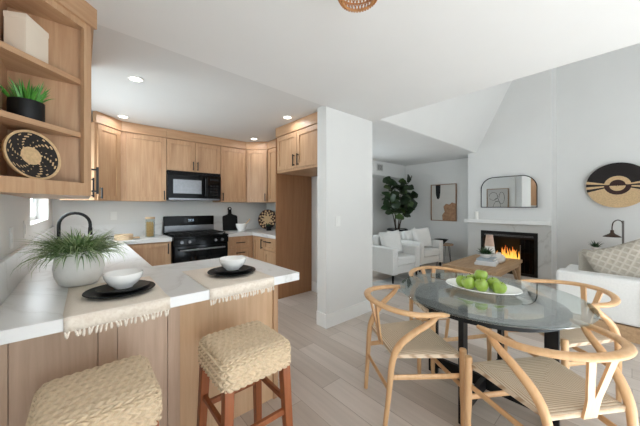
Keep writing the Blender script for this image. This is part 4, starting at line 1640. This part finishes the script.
o = MB().lathe([(0, 0), (.05, 0), (.085, .035), (.094, .075), (.08, .115), (.045, .138), (.03, .15), (.032, .165), (.024, .165), (.022, .14), (0, .12)], seg=28).build('vase', M['white_clay'], smooth=60)
o.location = (5.03, 1.405, .4405)
tag(o, 'small round white vase at the coffee table edge before the fire', 'vase')

# side table and bowl by the armchair
t = thing('side_table', 'small wood-topped side table on thin black legs by the armchair', 'table', (6.17, 2.80, 0))
MB().lathe([(0, .475), (.19, .475), (.195, .48), (.195, .497), (.19, .502), (0, .502)], seg=32).build('top', M['table_wood'], t)
for k in range(3):
    a = 2 * PI * k / 3 + .4
    MB().tube([(.12 * math.cos(a - .25), .12 * math.sin(a - .25), .476), (.17 * math.cos(a), .17 * math.sin(a), 0), (.12 * math.cos(a + .25), .12 * math.sin(a + .25), .476)], .006, 6).build('leg', M['black_metal'], t)
o = MB().lathe([(0, 0), (.06, 0), (.07, .02), (.13, .085), (.15, .10), (.142, .102), (.12, .085), (.06, .03), (0, .025)], seg=32).build('bowl', M['black_matte'], smooth=60)
o.location = (6.12, 2.84, .5025)
tag(o, 'black bowl on the side table by the armchair', 'bowl')

# sofa
t = thing('sofa', 'white sofa facing the fire with its back to the dining table', 'sofa', (4.06, .57, 0))
SL = 2.3
MB().box(.0, -SL, .16, .20, 0, .62).build('backrest', M['white_fabric'], t, bevel=.03, bseg=4)
MB().box(.19, -SL + .2, .16, .92, -.2, .30).build('base', M['white_fabric'], t, bevel=.015, bseg=3)
for a, b in ((-.20, -.001), (-SL + .001, -SL + .20)):
    MB().box(.19, a, .16, .95, b, .56).build('arm', M['white_fabric'], t, bevel=.03, bseg=4)
for k in range(2):
    a = -.205 - k * (SL - .41) / 2
    MB().box(.21, a - (SL - .41) / 2 + .005, .302, .95, a, .45).build('seat_cushion', M['white_fabric'], t, bevel=.03, bseg=4)
    MB().box(.41, a - (SL - .41) / 2 + .01, .451, .57, a + (.06 if k == 0 else 0), .815).build('back_cushion', M['linen'], t, bevel=.05, bseg=5)
MB().box(.02, -SL + .02, .0, .90, -.02, .15).build('plinth', M['table_wood'], t, smooth=0)
for y in (-.62, -1.25):
    MB().tube([(-.003, y, .18), (-.003, y, .60)], .003, 6).build('seam', M['white_fabric'], t)
pillow('large diamond knit pillow leaning on the sofa cushions', M['knit'], .52, .50, .13, (4.358, .045, .69), PI + .05, .22, .42)
pillow('grey knit pillow behind the large diamond pillow', M['linen'], .46, .46, .12, (4.715, -.10, .75), PI, .2, .5)
pillow('small knit pillow at the right edge of the sofa', M['knit'], .44, .40, .12, (4.355, -.36, .65), PI - .05, .22, .1)

# console behind the sofa with lamp and succulent
t = thing('end_table', 'end table beyond the sofa carrying the bronze lamp', 'table', (6.22, .20, 0))
MB().box(-.22, -.35, .58, .22, .35, .61).build('top', M['table_wood'], t, smooth=0, bevel=.003)
for sx in (-1, 1):
    for sy in (-1, 1):
        MB().box(sx * .19 - .02, sy * .32 - .02, 0, sx * .19 + .02, sy * .32 + .02, .579).build('leg', M['table_wood'], t, smooth=0)
t = thing('table_lamp', 'bronze pharmacy lamp with a hanging shade beyond the sofa', 'lamp', (6.20, .09, .6105))
MB().lathe([(0, 0), (.09, 0), (.09, .012), (.02, .02), (0, .02)], seg=28).build('base', M['bronze'], t)
MB().box(-.012, -.012, .018, .012, .012, .515).build('pole', M['pewter'], t, smooth=0, bevel=.003)
SX, SY = -.125, .109
MB().tube(catmull([(0, 0, .44), (SX * .12, SY * .12, .50), (SX * .5, SY * .5, .525), (SX * .88, SY * .88, .49), (SX, SY, .42), (SX, SY, .37)], 5), .007, 8).build('arm', M['bronze'], t)
MB().tube([(0, 0, .12), (.05, -.04, .075)], .006, 8).build('brace', M['bronze'], t)
MB().lathe([(.0, .375), (.018, .372), (.022, .33), (.035, .315), (.10, .275), (.103, .268), (.098, .270), (.03, .305), (.0, .318)], (SX, SY, 0), 32).build('shade', M['bronze'], t, smooth=60)
MB().lathe([(0, .262), (.016, .266), (.022, .282), (.015, .30), (0, .306)], (SX, SY, 0), 16).build('bulb', M['bulb'], t)
t = thing('potted_succulent', 'little green plant on the end table beside the bronze lamp', 'plant', (6.22, .385, .6105))
MB().lathe([(0, 0), (.045, 0), (.055, .08), (.05, .08), (.045, .07), (0, .07)], seg=20).build('pot', M['white_clay'], t)
m = MB()
for k in range(30):
    a = k * 2.4
    blade(m, (.01 * math.cos(a), .01 * math.sin(a), .07), (math.cos(a), math.sin(a), .5 + .9 * k / 30), rnd.uniform(.08, .14), .025, .3, 0, 4)
m.build('foliage', M['succulent_dark'], t)


# round wall basket


def fn_wall(r, a):
    y_, x_ = r * math.sin(a), r * math.cos(a)
    if r > .42:
        q = math.degrees(math.atan2(y_, abs(x_)))
        if x_ < 0:
            s_ = q
        else:
            s_ = -q
            # the right half mirrors the fan with the colours swapped top to bottom
            s_ = q
        if 4 < s_ <= 13:
            return 0
        if -3 < s_ <= 4:
            return 1
        if -10 < s_ <= -3:
            return 0
        if -18 < s_ <= -10:
            return 1
        return 1 if s_ > 13 else 0
    if r > .26:
        return 0 if y_ > .03 else 2
    return 2 if y_ > -.02 else 0


o = polar_disc('wall_basket', .362, 24, 144, fn_wall, .045, [M['tan'], M['straw_dark'], M['straw_brown']], coil=.0015)
lean(o, (XR - .022, .155, 1.685), PI, 0)
tag(o, 'large round black and tan woven wall basket above the sofa', 'wall decor')
